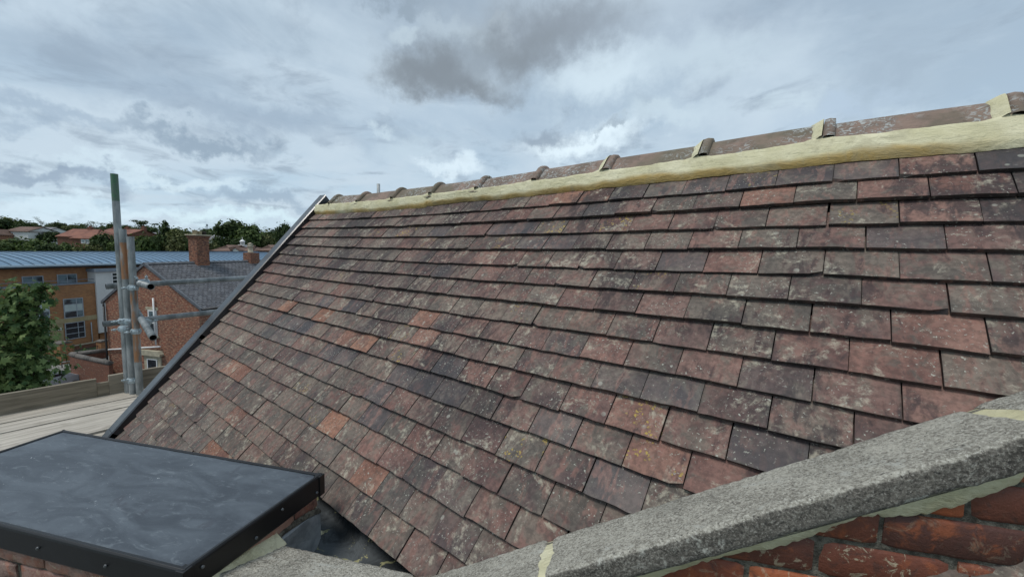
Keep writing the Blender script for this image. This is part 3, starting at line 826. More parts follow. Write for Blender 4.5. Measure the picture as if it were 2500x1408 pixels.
def fas(a, b_, outn):                                        # a folded black edge trim between two corners
    n = 16
    for q in range(2): pass
    i0 = len(mb.v)
    for i in range(n+1):
        f = i/n; x = a[0]+(b_[0]-a[0])*f; y = a[1]+(b_[1]-a[1])*f; wv = .0008*nz3(x*8, y*8)
        for (o_, z) in ((-.012, .0005), (-.003, .003), (.001, -.001), (.003, -.006), (.004, -.066), (.001, -.072), (-.01, -.072), (-.012, -.06)):
            mb.v.append((x+outn[0]*(o_+wv), y+outn[1]*(o_+wv), H0+z))
    for i in range(n):
        for j in range(7): a_ = i0+i*8+j; mb.face((a_, a_+8, a_+9, a_+1), smooth=False)
    mb.face([i0+j for j in range(8)]); mb.face([i0+n*8+j for j in range(8)])
cNR, cFR, cFL, cNL = (c_ne, -CN0), (c_fe, -CN1), (CW1, -CN1), (CW1, -CN0)
fas(cNR, cFR, (-1, 0)); fas(cNR, cNL, (0, 1)); fas(cFR, cFL, (0, -1)); fas(cNL, cFL, (1, 0))
# corner pieces
for (cx, cy, sx, sy) in ((c_ne, -CN0, -1, 1), (c_fe, -CN1, -1, -1)):
    x0, x1 = sorted((cx+sx*.0055, cx-sx*.02)); y0, y1 = sorted((cy+sy*.0055, cy-sy*.02)); mb.box(x0, x1, y0, y1, H0-.0735, H0+.001)
tr = mb.build('edge_trim', 'black_trim', cap, bevel=.0012)
mb = MB()
def screw(x, y, z, d):
    mb = MB(); mb.tube((x, y, z), (x+d[0]*.0045, y+d[1]*.0045, z), .0045, 10); mb.tube((x+d[0]*.0045, y+d[1]*.0045, z), (x+d[0]*.006, y+d[1]*.006, z), .0025, 8); mb.build('screw', 'screw_metal', cap)
for f in (.09, .42, .62, .93): screw(c_ne+(c_fe-c_ne)*f-.003, -(CN0+(CN1-CN0)*f), H0-.02-.03*(f == .42 or f == .93), (-1, 0))
for x in (1.05, 1.25, 1.5, 1.75, 2.0): screw(x, -CN0+.003, H0-.035, (0, 1))
SN0, SN1, SW0 = .757, 1.205, .982
def sw_(n): return edge_w((n-CN0)/(CN1-CN0))+.010
mb = bricks('stack', SW0, CW1-.04, -2.2, H0-.075, SN0, lambda wv: H0-.066, seed=11)
# bricks of the right-hand side face: built in a turned frame then mapped
mb2 = bricks('side', -SN1, -SN0, -2.2, H0-.075, 0., lambda wv: H0-.066, seed=12)
off_ = len(mb.v)
for (a, b_, c_) in mb2.v: mb.v.append((sw_(-a)-b_*1.0, a, c_))   # n measured inwards from the face
for f_, t_ in zip(mb2.f, mb2.tone): mb.face([off_+i for i in f_][::-1], 0, t_, True)
stk = mb.build('stack', 'stack_brick', ch)
mb = MB(); mb.poly_prism([(sw_(SN0)+.008, -SN0-.008), (CW1-.046, -SN0-.008), (CW1-.046, -SN1+.004), (sw_(SN1)+.008, -SN1+.004)], 'z', -9, H0-.066); mb.build('stack_core', 'old_mortar', stk)
# mortar joint between stack and level coping
mb = MB(); UVm = []
for i in range(25):
    f = i/24; nn = NF-.01+(NB-NF+.015)*f
    for j, (dx, dz) in enumerate(((.012, .030), (-.004, .024), (-.02-.006*nz3(f*7, 2), .011), (-.034-.012*nz3(f*9, 1.), .001), (-.04-.02*nz3(f*9, 1.), -.006))):
        zb_ = zb0+FALL-.01-.035*max(0, f)
        mb.v.append((sw_(nn)+dx, -nn, zb_+dz+.002*nz3(f*20, j))); UVm.append((0, .1))
for i in range(24):
    for j in range(4): a = i*5+j; mb.face((a, a+5, a+6, a+1), smooth=True)
mb.build('joint_mortar', 'lime_mortar', stk, uvs=UVm)
# lead flashing dressed round the back corner of the stack, with its raked mortar chase
mb = MB()
pf = [(NB-.02, -1.14), (1.14, -1.125), (1.185, -1.105), (SN1+.003, -1.075), (SN1+.003, -.978), (1.137, -.958), (1.06, -.952), (NB-.02, -.962)]
for q in pf: mb.v.append((sw_(q[0])-.009-.004*math.sin(q[0]*40), -q[0], q[1]))
for q in pf: mb.v.append((sw_(q[0])-.004, -q[0], q[1]))
mb.face(range(8)); mb.face(range(15, 7, -1))
for i in range(8): mb.face((i, (i+1) % 8, 8+(i+1) % 8, 8+i))
mb.build('lead_flashing', 'lead', ch, bevel=.001)
mb = MB(); UVm = []
for (a, z) in ((SN1+.002, -.968), (1.16, -.952), (1.10, -.945), (1.05, -.940), (NB-.02, -.950)):
    for q in ((-.001, .010), (-.009, .002), (-.009, -.008), (-.001, -.014)): mb.v.append((sw_(a)+q[0], -a, z+q[1])); UVm.append((0, .1))
for i in range(4):
    for j in range(3): a = i*4+j; mb.face((a, a+4, a+5, a+1))
mb.build('flashing_chase', 'old_mortar', ch)
# lead gutter between coping and tiles
mb = MB()
def Pg(i, j):
    ww = .0+1.15*i/40; nn = NB-.04+.42*j/20
    return (ww, -nn, -1.105+.012*nz3(ww*8, nn*8)+.006*nz3(ww*25, nn*25)+.10*max(0, (ww-.99))+.08*max(0, j/20-.5))
mb.grid(Pg, 40, 20)
o = mb.build('lead_gutter', 'dirty_lead', par)
mb = MB(); UVm = []
for (cx, cn, r_) in ((1.0, 1.25, .02), (.86, 1.12, .015), (.78, 1.09, .022), (.90, 1.06, .016), (.73, 1.08, .010), (.90, 1.15, .012)):
    mb = MB(); UVm = []; i0 = 0
    for a in range(5):
        for q in range(12):
            t = q*math.pi/6; rr = r_*a/4*(1+.45*nz3(math.cos(t)*2, math.sin(t)*2, cx*9))
            mb.v.append((cx+rr*math.cos(t), -(cn+rr*.8*math.sin(t)), -1.098+r_*.5*(1-(a/4)**2)+.004*nz3(a, q, cx)+.1*max(0, cx-.99))); UVm.append((0, .1))
    for a in range(4):
        for q in range(12): q2 = (q+1) % 12; mb.face((i0+a*12+q, i0+a*12+q2, i0+(a+1)*12+q2, i0+(a+1)*12+q), smooth=True)
    mb.build('mortar_dropping', 'lime_mortar', o, uvs=UVm)
#PART2
# ================================================================== SCAFFOLDING BEYOND THE GABLE
scf = empty('scaffolding', label='galvanised and rusty tube scaffolding with timber deck beyond the black verge trim', cat='scaffolding')
TR = .0268
def pole(px, py0, X, ztop, mats, segs, name='pole'):
    P = atx(px, py0, X); mb = MB(); y = P[1]
    z = ztop
    for (dz, mi) in segs:
        mb.tube((X, y, z-dz), (X, y, z), TR, 16, mi, cap=False, nseg=2); z -= dz
    mb.tube((X, y, ztop-.001), (X, y, ztop), TR, 16, segs[0][1], hollow=.0228, inner_mi=len(mats)-1, ends=2)
    mb.build(name, mats, scf); return y
yA = pole(290, 600, 5.09, .567, ['green_paint', 'galvanised', 'tube_inside'], [(.24, 0), (11.3, 1)])
yB = pole(312, 760, 5.02, .079, ['galvanised', 'rusty_tube', 'tube_inside'], [(.12, 0), (.33, 1), (1.15, 0), (9.4, 1)])
yC = pole(330, 770, 4.955, .015, ['galvanised', 'rusty_tube', 'tube_inside'], [(.12, 0), (1.03, 1), (9.8, 0)])
def zx(px, py, X): return atx(px, py, X)
P = atx(258, 699, 5.14); Q = atx(580, 680, 5.14); dr = (Q-P)/(Q-P)[1]
mb = MB(); mb.tube(P, P+dr*(-3.6-P[1]), TR, 16, hollow=.0228, inner_mi=1); mb.build('ledger', ['galvanised', 'tube_inside'], scf)
P2 = atx(251, 791, 5.14); Q = atx(500, 764, 5.14); dr2 = (Q-P2)/(Q-P2)[1]
mb = MB(); mb.tube(P2, P2+dr2*(-3.6-P2[1]), TR, 16, hollow=.0228, inner_mi=1); mb.build('ledger', ['galvanised', 'tube_inside'], scf)
a = atx(338, 690, 4.99); d = ray(369, 711); Xe = a[1]/(d[1]/d[0])
mb = MB(); mb.tube((5.35, a[1], a[2]-.0), (Xe, a[1], a[2]), TR, 18, hollow=.0228, inner_mi=1); mb.build('transom', ['galvanised', 'tube_inside'], scf)
a2 = atx(341, 772, 5.0); b2_ = atx(374, 824, 4.46); mb = MB(); e2 = a2+(a2-b2_)*.35
mb.tube(e2, b2_, TR, 18, hollow=.0228, inner_mi=1); mb.build('transom', ['galvanised', 'tube_inside'], scf)
def coupler(x, y, z, bolt, rot='z'):
    mb = MB(); ax = {'z': (0, 0, 1), 'y': (0, 1, 0), 'x': (1, 0, 0)}[rot]; v = Vector(ax)*.024; c = Vector((x, y, z))
    mb.tube(c-v, c+v, .034, 12); mb.tube(c-v*.45, c+v*.45, .039, 12)
    bd = Vector(bolt).normalized(); s = c+bd*.026
    mb.tube(s, s+bd*.06, .0065, 6); mb.tube(s+bd*.03, s+bd*.046, .013, 6)
    pd = bd.cross(Vector(ax)).normalized()
    mb.box(*sorted((s.x-.014, s.x+.014)), *sorted((s.y-.014, s.y+.014)), s.z-.016, s.z+.016)
    mb.tube(c-pd*.034-v*.5, c-pd*.034+v*.5, .009, 8)
    mb.build('coupler', 'zinc_bright', scf, bevel=.002)
zu = atx(325, 702, 4.955)[2]; zl = atx(335, 808, 4.955)[2]
coupler(4.955, yC, zu, (-.2, 1, 0)); coupler(4.955, yC, zl, (-.2, 1, 0))
coupler(5.02, yB, atx(310, 783, 5.02)[2]+.0, (-.2, 1, .1)); coupler(5.09, yA, atx(303, 783, 5.09)[2], (-.1, 1, 0))
t = atx(356, 690, 5.13); coupler(t[0], t[1], t[2], (-.5, 0, .8), 'y')
t = atx(346, 694, 4.95); coupler(t[0], t[1], t[2]+.01, (-.3, .6, .8), 'x')
t = atx(357, 790, 4.95); coupler(t[0], t[1], t[2]+.01, (-.2, -1, .2), 'x')
t = atx(302, 802, 5.0); coupler(t[0], t[1], t[2], (-.2, 1, .0), 'z')
t = atx(318, 930, 5.0); coupler(5.02, yB, t[2], (-.4, 1, .3))
DZ = -1.455
for i in range(5):
    mb = MB(); x0 = 3.985+i*.233; tn = (R.uniform(.55, 1.), R.random(), 0); dz = R.uniform(-.010, .010)
    n = 30
    def P(a, b_): y = 2.6-6.0*a/n; return (x0+.224*b_/4, y, DZ+dz+.002*nz3(y*1.5, x0*7)-.002*(b_ in (0, 4)))
    mb.grid(P, n, 4, tone=tn, smooth=False)
    mb.box(x0, x0+.224, -3.4, 2.6, DZ+dz-.038, DZ+dz-.003, tone=tn)
    mb.build('deck_board', 'scaffold_timber', scf)
def toeb(y0, y1, ztop, x, tn):
    mb = MB(); n = 24; z0 = DZ+.004
    pts = [(y0, z0), (y1, z0)]+[(y1+(y0-y1)*i/n, ztop+.004*nz3((y1+(y0-y1)*i/n)*4, 3.)) for i in range(n+1)]
    mb.poly_prism(pts, 'x', x, x+.038, tone=tn); mb.build('toe_board', 'scaffold_timber', scf, bevel=.002)
yn1 = atx(235, 925, 5.14)[1]; yn2 = atx(265, 918, 5.14)[1]; zt = atx(235, 925, 5.14)[2]
toeb(yn1, 2.6, zt, 5.14, (.12, .3, 0)); toeb(-3.4, yn2, atx(300, 911, 5.14)[2], 5.141, (.2, .6, 0)); toeb(yn2+.001, yn1-.001, atx(250, 934, 5.14)[2], 5.143, (.1, .5, 0))
# a lone scaffold tube showing above the far side of the ridge
P = atz(924, 449, 1.0); d = ray(924, 449); P = d*6.8
mb = MB(); mb.tube((P[0], P[1], -11), (P[0], P[1], P[2]), TR, 12, hollow=.0228, inner_mi=1)
tag(mb.build('scaffold_tube', ['galvanised', 'tube_inside']), 'short grey tube end poking up behind the ridge tiles', 'scaffold tube')

# ================================================================== GROUND AND STREET
def hz(x, y):
    r = math.hypot(x, y)
    def ss(a, b_, v): t = min(max((v-a)/(b_-a), 0), 1); return t*t*(3-2*t)
    ang = math.atan2(y, x)
    return GZ+8.6*ss(78, 170, r)+2.2*ss(170, 330, r)*(1+.5*math.sin(ang*3+1.2))-16*ss(700, 2600, r)
mb = MB(); rings = [0, 8, 20, 40, 60, 70, 80, 90, 100, 110, 120, 130, 145, 160, 180, 200, 230, 270, 330, 420, 560, 800, 1200, 1800, 2800]; NS = 96
for r_ in rings:
    for j in range(NS): t = 2*math.pi*j/NS; x, y = r_*math.cos(t), r_*math.sin(t); mb.v.append((x, y, hz(x, y)))
for i in range(len(rings)-1):
    for j in range(NS): j2 = (j+1) % NS; mb.face((i*NS+j, (i+1)*NS+j, (i+1)*NS+j2, i*NS+j2), smooth=True)
tag(mb.build('ground', 'hill_green'), kind='structure')
def flat(name, pts, mat, h, thick=0., kind='structure'):
    mb = MB(); pts = [(p[0], p[1]) for p in pts]
    ar_ = sum(p[0]*q[1]-q[0]*p[1] for p, q in zip(pts, pts[1:]+pts[:1]))
    if ar_ < 0: pts = pts[::-1]
    if thick: mb.poly_prism(pts, 'z', GZ-.05, GZ+h)
    else: mb.v = [(x, y, GZ+h) for x, y in pts]; mb.face(range(len(pts)))
    return tag(mb.build(name, mat), kind=kind)
flat('road', [(6, 30), (6, -45), (58, -62), (66, -40), (66, 40), (6, 40)], 'asphalt_old', .008)
g_ = lambda px, py: atz(px, py, GZ)[:2]
flat('road_near', [(33, 30), g_(0, 912), g_(60, 912), g_(100, 916), g_(140, 912), g_(182, 905), g_(230, 905), g_(300, 905), (34, -20), (20, -20), (20, 30)], 'asphalt', .014)
flat('pavement', [g_(88, 902), g_(104, 893), g_(148, 886), g_(190, 884), g_(270, 876), g_(270, 900), g_(182, 904), g_(140, 911), g_(104, 913), g_(90, 909)], 'paving', .12, .1)
for k_, r_ in enumerate((0, .32)):
    mb = MB(); cpx = [(70, 905), (78, 898), (92, 894), (104, 889)] if False else [(112, 921), (94, 919), (80, 914), (72, 907), (75, 900), (84, 895)]
    pts = [np.array(g_(*p)) for p in cpx]
    c0 = np.array(g_(110, 903)); pts = [c0+(p-c0)*(1+r_*.09) for p in pts]
    for p in pts:
        d_ = (p-c0)/np.linalg.norm(p-c0); mb.v += [(*p, GZ+.019), (*(p+d_*.13), GZ+.019)]
    for i in range(len(pts)-1): mb.face((2*i, 2*i+1, 2*i+3, 2*i+2))
    tag(mb.build('road_marking', 'yellow_line'), kind='structure')
flat('path', [g_(20, 878), g_(100, 872), g_(143, 868), g_(143, 857), g_(100, 861), g_(20, 866)], 'cream_paving', .10, .1)

# ================================================================== APARTMENT BUILDING WITH BLUE BARREL ROOF
P1, P2 = atz(0, 652, -1), atz(608, 630.7, -1); dF = np.array([math.sin(FA), -math.cos(FA), 0]); B = atz(220, 845, GZ); AF = math.atan2(dF[1], dF[0])
apt = empty('apartment_building', (B[0], B[1], 0), AF, 'long orange brick apartment building with pale blue curved metal roof', 'apartment building')
nF = np.array([dF[1], -dF[0], 0]); nF = nF if nF@B > 0 else -nF
def fa(px, py, yo=0.):
    c = B@nF+yo; d = ray(px, py); P = d*c/(d@nF); return (P-B)@dF, P[2]
U0, U1 = -32, 27; YP = -.9
mb = MB(); mb.box(U0, U1, 0, 12, -11.3, -2.80); mb.build('wall', 'orange_brick', apt)
ue = fa(231, 689, YP)[0]; zs = fa(231, 691, YP)[1]
mb = MB(); mb.box(U0, ue, YP, -.003, -11.3, zs); mb.build('lower_wall', 'orange_brick', apt)
mb = MB(); mb.box(U0, ue+.06, YP-.06, -.003, zs, zs+.10); mb.tube((U0, YP+.1, zs+.42), (ue, YP+.1, zs+.42), .025, 6)
mb.build('parapet_cap', 'grey_fascia', apt)
mb = MB(); nsg = 18; i0 = 0
def rz_(y): return -2.66+1.0*math.sin(math.pi*min(max((y+.7)/13.4, 0), 1))**.8
ys = [-.7+13.4*i/nsg for i in range(nsg+1)]
for x in (U0-.4, U1+.3):
    for y in ys: mb.v.append((x, y, rz_(y)))
for j in range(nsg): mb.face((j, nsg+1+j, nsg+2+j, j+1), smooth=True)
for y in (-.7, 12.7): pass
x = U0
while x < U1:                                                # standing seams
    k = len(mb.v)
    for y in ys:
        z = rz_(y); mb.v += [(x-.022, y, z+.001), (x-.015, y, z+.06), (x+.015, y, z+.06), (x+.022, y, z+.001)]
    for j in range(nsg):
        for q in range(3): a_ = k+j*4+q; mb.face((a_, a_+1, a_+5, a_+4))
    x += .72
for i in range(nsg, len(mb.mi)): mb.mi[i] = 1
rf = mb.build('roof', ['blue_standing_seam', 'blue_seam_shade'], apt)
mb = MB(); mb.box(U0-.4, U1+.3, -.88, -.66, -2.80, -2.62); mb.build('gutter', 'gutter_blue', rf, bevel=.03)
mb = MB(); mb.box(U0-.2, U1+.2, -.66, -.003, -2.96, -2.80); mb.build('soffit', 'cast_iron', rf)
def win(par_, u0, u1, z0, z1, y, frame='grey_frame', cols=(.62,), rows=(.5,), pane='window_glass', blind=None, fw=.07, name='window', sill=None):
    mb = MB(); f = .035
    mb.box(u0, u1, y-f, y+.02, z1-fw, z1); mb.box(u0, u1, y-f, y+.02, z0, z0+fw)
    mb.box(u0, u0+fw, y-f, y+.02, z0+fw, z1-fw); mb.box(u1-fw, u1, y-f, y+.02, z0+fw, z1-fw)
    for c_ in cols: x = u0+(u1-u0)*c_; mb.box(x-fw*.4, x+fw*.4, y-f+.003, y+.017, z0+fw, z1-fw)
    for r_ in rows:
        zz_ = z0+(z1-z0)*r_; xs_ = [u0+fw]+[u0+(u1-u0)*c_ for c_ in cols]+[u1-fw]
        for a_, b_ in zip(xs_[:-1], xs_[1:]): mb.box(a_+.03, b_-.03, y-f+.006, y+.014, zz_-fw*.4, zz_+fw*.4)
    o = mb.build(name, frame, par_)
    mb = MB(); mb.box(u0+.02, u1-.02, y-.012, y+.03, z0+.02, z1-.02); mb.build('pane', pane, o)
    if blind:
        mb = MB(); mb.box(u0+fw, u1-fw, y-.018, y-.013, z0+(z1-z0)*blind[0], z0+(z1-z0)*blind[1]); mb.build('blind', 'blind', o)
    if sill:
        mb = MB(); mb.box(u0-.08, u1+.08, y-.1, y, z0-.1, z0-.003); mb.build('sill', sill, o)
    return o
def winpx(px0, py0, px1, py1, yo, **k):
    a_ = fa(px0, py0, yo); b_ = fa(px1, py1, yo); win(apt, a_[0], b_[0], b_[1], a_[1], yo-.01, **k)
winpx(52, 675, 107, 698, 0, cols=(.5,), rows=(.35,)); winpx(138, 670, 189, 697, 0, cols=(.5,), rows=(.35,))
winpx(66, 737, 122, 775, YP, cols=(.5,), rows=(.4, .7), blind=(.35, .9)); winpx(153, 730, 205, 772, YP, cols=(.65,), rows=(.35, .7), blind=(.33, .68))
winpx(157, 789, 209, 822, YP, cols=(.65,), rows=(.33, .66), pane='dark_glass'); winpx(66, 797, 122, 830, YP, cols=(.5,), rows=(.4, .7), pane='dark_glass')
for u in (-9.6, -13.6, -17.6, -21.6, -25.6):
    win(apt, u, u+1.8, -4.4, -3.5, -.01, cols=(.5,), rows=(.4,)); win(apt, u, u+1.8, -7.8, -5.9, YP-.01, cols=(.65,), rows=(.35, .7)); win(apt, u, u+1.8, -9.9, -8.3, YP-.01, cols=(.65,), rows=(.4,), pane='dark_glass')
ub = fa(240, 767, YP)
z_a, z_b = fa(240, 767, YP)[1], fa(240, 778, YP)[1]
mb = MB(); mb.box(U0, ue-.01, YP-.03, YP, z_b, z_a); mb.build('stone_band', 'stone_block', apt)
ul = fa(155, 800, YP)[0]; mb = MB(); mb.box(-5.6, ul-.03, YP-.025, YP, -10.5, z_b-.002); mb.build('stone_panel', 'stone_block', apt)
# white rendered stair tower
a_ = fa(223, 662, -1.0); zb_ = fa(246, 812, -1.0)[1]; zt_ = fa(230, 664, -1.0)[1]
ut = fa(243, 790, -1.0)[0]
mb = MB(); mb.box(ue+.003, ue+5.5, -1.05, 0, zb_, zt_); sw = mb.build('stair_tower', 'white_render', apt)
mb = MB(); mb.box(ue-.1, ue+5.7, -1.3, .0, zt_+.003, zt_+.30); mb.build('tower_canopy', 'grey_fascia', sw)
uw = fa(271, 665, -1.05)[0]
for i in range(2):
    z1_ = zt_-.12-i*2.35
    o = win(apt, uw, uw+1.7, z1_-1.5, z1_, -1.06, frame='white_upvc', cols=(), rows=(.25, .5, .75), pane='dark_glass', fw=.09)
mb = MB(); mb.box(ue+.3, ue+6, -.6, 0, -11.2, zb_-.002); mb.build('tower_base', 'orange_brick', apt)
mb = MB(); mb.tube((-.35, YP-.06, -11), (-.35, YP-.06, -8.4), .04, 8); mb.build('downpipe', 'grey_frame', apt)
mb = MB(); mb.box(-2.9, -2.65, YP-.14, YP-.03, -8.75, -8.55); mb.build('alarm_box', 'white_upvc', apt, bevel=.02)
tag(flat('lawn', [(B+dF*a-nF*b_)[:2] for a, b_ in ((-3.2, 1.4), (3.5, 1.4), (3.5, 4.5), (-3.2, 4.2))], 'lawn_green', .16, .1))

# low walls, gate piers and railings in front of it
def place(px, py): return atz(px, py, GZ)
def topz(P, px, py): d = ray(px, py); return d[2]*P[0]/d[0]
Pa = place(157, 889); za_ = topz(Pa, 156, 833)
def pier(P, zt_, wd, label):
    e = empty('gate_pier', (P[0], P[1], 0), AF, label, 'gate pier', 'brick gate piers of the apartment building')
    mb = MB(); mb.box(-wd/2, wd/2, -wd/2, wd/2, -11.1, zt_-.14); mb.build('shaft', 'orange_brick', e)
    mb = MB(); mb.poly_prism([(-wd/2-.05, zt_-.14), (wd/2+.05, zt_-.14), (wd/2+.05, zt_-.06), (0, zt_+.03), (-wd/2-.05, zt_-.06)], 'y', -wd/2-.05, wd/2+.05); mb.build('cap_stone', 'grey_coping', e)
pier(Pa, za_, .78, 'brick gate pier with grey cap standing beside the green maple')
Pb = place(252, 868); pier(Pb, topz(Pb, 252, 829), .6, 'brick gate pier with grey cap close to the gable corner of the red brick house')
mid0 = Pa[:2]; mid1 = Pb[:2]; dv = mid1-mid0; Lr = np.linalg.norm(dv); ra = math.atan2(dv[1], dv[0])
e = empty('railing', (Pa[0], Pa[1], 0), ra, 'thin dark metal railing running between the two brick gate piers', 'railing')
mb = MB(); mb.tube((.4, 0, -9.95), (Lr-.35, 0, -9.95), .025, 6); mb.build('rail', 'cast_iron', e)
mb = MB(); mb.tube((.4, 0, -10.75), (Lr-.35, 0, -10.75), .025, 6); mb.build('rail', 'cast_iron', e)
for i in range(4): mb = MB(); x = .45+(Lr-.85)*i/3; mb.tube((x, 0, -11), (x, 0, -9.93), .02, 6); mb.build('post', 'cast_iron', e)
q0 = B+dF*(-14)-nF*2.6; mb = MB(); mb.box(0, 11.2, -.12, .12, -11.1, -10.05)
o = empty('boundary_wall', (q0[0], q0[1], 0), AF, 'low orange brick boundary wall along the foot of the apartment building', 'wall')
mb.build('brickwork', 'orange_brick', o); mb = MB(); mb.box(-.05, 11.25, -.16, .16, -10.047, -9.97); mb.build('coping', 'grey_coping', o)
q0 = B+dF*(-2.2)-nF*1.15; mb = MB(); mb.box(0, 5.5, -.1, .1, -11.1, -10.45)
o = empty('planter_wall', (q0[0], q0[1], 0), AF, 'low red brick wall below the ground floor window beside the lawn', 'wall')
mb.build('brickwork', 'garden_brick', o); mb = MB(); mb.box(-.05, 5.55, -.14, .14, -10.447, -10.38); mb.build('coping', 'stone_sill', o)
# guard rail at the kerb
p0, p1 = place(152, 901), place(178, 897)
e = empty('guard_rail', (0, 0, 0), 0, 'low tubular guard rail on the pavement by the curved garden wall', 'guard rail')
h_ = topz(p0, 152, 884)
mb = MB(); mb.tube((p0[0], p0[1], -11), (p0[0], p0[1], h_), .035, 8); mb.build('post', 'cast_iron', e)
mb = MB(); mb.tube((p1[0], p1[1], -11), (p1[0], p1[1], h_), .035, 8); mb.build('post', 'cast_iron', e)
mb = MB(); mb.tube((p0[0], p0[1], h_), (p1[0], p1[1], h_), .035, 8); mb.build('rail', 'galvanised', e)

# ================================================================== RED BRICK HOUSE WITH SLATE ROOF
e_ = 4.5; Lp, Rp = atz(254, 733, -e_), atz(488.6, 750, -e_); g = (Rp-Lp)/np.linalg.norm(Rp-Lp); AG = math.atan2(g[1], g[0])
bh = empty('brick_house', (Lp[0], Lp[1], 0), AG, 'red brick gabled house with grey slate roof behind the scaffold poles', 'house')
nG = np.array([math.cos(AG+math.pi/2), math.sin(AG+math.pi/2), 0])
def ga(px, py, yo=0.):
    c = Lp@nG+yo; d = ray(px, py); P = d*c/(d@nG); return (P-Lp)@g, P[2]
WDT = 8.5; ua, zap = ga(354, 643.5); LH = 17.
mb = MB(); mb.poly_prism([(.1, -11.2), (WDT-.1, -11.2), (WDT-.1, -4.55), (ua, zap-.12), (.1, -4.55)], 'y', 0, LH-.2); wl = mb.build('gable_wall', 'old_brick', bh)
mb = MB()
for (u0, u1, z0, z1) in ((ua, WDT+.15, zap, -4.62), (ua, -.15, zap, -4.62)):
    k = len(mb.v); mb.v += [(u0, -.02, z0), (u1, -.02, z1), (u1, LH, z1), (u0, LH, z0), (u0, -.02, z0-.09), (u1, -.02, z1-.09), (u1, LH, z1-.09), (u0, LH, z0-.09)]
    for q in ((0, 1, 2, 3), (7, 6, 5, 4), (0, 4, 5, 1), (1, 5, 6, 2), (3, 2, 6, 7)): mb.face([k+i for i in q])
# slates run along the ridge: map x along the eaves, y up the slope
uvs = [(v[1], abs(v[0]-ua)*1.2) for v in mb.v]
srf = mb.build('roof', 'slate_roof', bh, uvs=uvs)
mb = MB(); mb.poly_prism([(ua-.15, zap-.03), (ua, zap+.09), (ua+.15, zap-.03)], 'y', -.1, LH+.02); mb.build('ridge', 'ridge_grey', srf)
mb = MB()
for (u1, z1) in ((WDT+.18, -4.62), (-.18, -4.62)):
    d_ = np.array([u1-ua, z1-zap]); d_ /= np.linalg.norm(d_)
    k = len(mb.v); mb.v += [(ua, -.10, zap+.07), (u1, -.10, z1+.07), (u1, -.10, z1-.12), (ua, -.10, zap-.12), (ua, .06, zap+.07), (u1, .06, z1+.07), (u1, .06, z1-.12), (ua, .06, zap-.12)]
    for q in ((0, 1, 2, 3), (4, 7, 6, 5), (0, 4, 5, 1), (3, 2, 6, 7), (1, 5, 6, 2)): mb.face([k+i for i in q])
mb.build('bargeboard', 'ridge_grey', srf)
mb = MB(); mb.tube((WDT+.2, -.05, -4.66), (WDT+.2, LH, -4.66), .07, 8); mb.build('gutter', 'cast_iron', srf)
a_ = ga(362, 756); b_ = ga(386, 820)
win(bh, a_[0], b_[0], b_[1], a_[1], -.02, frame='white_upvc', cols=(), rows=(.5,), pane='window_glass', fw=.09)
a2_ = ga(356, 747); b2_ = ga(384, 754); mb = MB(); mb.box(a2_[0], b_[0]+.12, -.03, -.001, a_[1]+.003, a_[1]+.22); mb.build('lintel', 'stone_sill', wl)
mb = MB(); mb.box(a_[0]-.1, b_[0]+.1, -.08, -.001, b_[1]-.12, b_[1]-.003); mb.build('sill', 'stone_sill', wl)
p_ = ga(376, 727); q_ = ga(380, 782)
mb = MB(); mb.tube((p_[0]+.05, -.1, p_[1]), (p_[0]+.08, -.1, -7.35), .055, 8); mb.build('soil_pipe', 'white_upvc', bh)
p_ = ga(265, 853, -.1); q_ = ga(391, 846, -.1); mb = MB(); mb.tube((p_[0], -.1, p_[1]), (q_[0], -.1, q_[1]), .055, 8); mb.build('waste_pipe', 'white_upvc', bh)
mb = MB(); mb.tube((.12, -.12, -11), (.12, -.12, -4.9), .06, 8); mb.tube((.12, -.12, -4.9), (-.1, .0, -4.6), .06, 8); mb.build('downpipe', 'cast_iron', bh)
c_ = ga(357, 866); d_ = ga(396, 905)
mb = MB(); mb.box(c_[0]-.05, d_[0]+.05, -.12, -.001, c_[1]-1.9, c_[1]+.05); sd_ = mb.build('window_surround', 'stone_sill', bh, bevel=.02)
mb = MB(); mb.poly_prism([(c_[0]-.35, c_[1]+.053), (d_[0]+.2, c_[1]+.053), (d_[0]+.25, c_[1]+.2), (d_[0]+.1, c_[1]+.42), (c_[0]-.25, c_[1]+.42), (c_[0]-.4, c_[1]+.2)], 'y', -.28, -.001); mb.build('hood', 'stone_sill', sd_)
win(bh, c_[0]+.25, d_[0]-.22, c_[1]-1.7, c_[1]-.2, -.13, frame='white_upvc', cols=(), rows=(.5,), pane='dark_glass', fw=.06)
# chimneys astride the ridge
def ridge_t(px, up=0.):
    best = 0
    for i in range(400):
        t_ = i*.05; P = np.array([Lp[0], Lp[1], 0])+g*ua+nG*t_; P[2] = zap
        zc = P@cf; x = 1250+F*(P@cr)/zc
        if abs(x-px) < 1.2: return t_, zc
        best = t_
    return best, zc
t0, zc0 = ridge_t(471); t1, zc1 = ridge_t(505)
tm, zcm = ridge_t(488); H_ = (590.5-565)/F*zcm; H_ = topz(np.array([Lp[0], Lp[1], 0])+g*ua+nG*tm, 486, 574)
cw = .86
cm_ = empty('x', (0, 0, 0)); bpy.data.objects.remove(cm_)
mb = MB(); y0_, y1_ = tm-.5, tm+.5; mb.box(ua-.4, ua+.4, y0_, y1_, zap-.8, H_-.05)
for k_ in range(3): mb.box(ua-.4-.03*(k_+1), ua+.4+.03*(k_+1), y0_-.03*(k_+1), y1_+.03*(k_+1), H_-.28+.077*k_, H_-.205+.077*k_)
cm_ = mb.build('chimney', 'chimney_brick', bh)
mb = MB(); mb.box(ua-.55, ua+.55, y0_-.15, y1_+.15, H_-.047, H_+.04); mb.build('flaunching', 'stone_sill', cm_, bevel=.02)
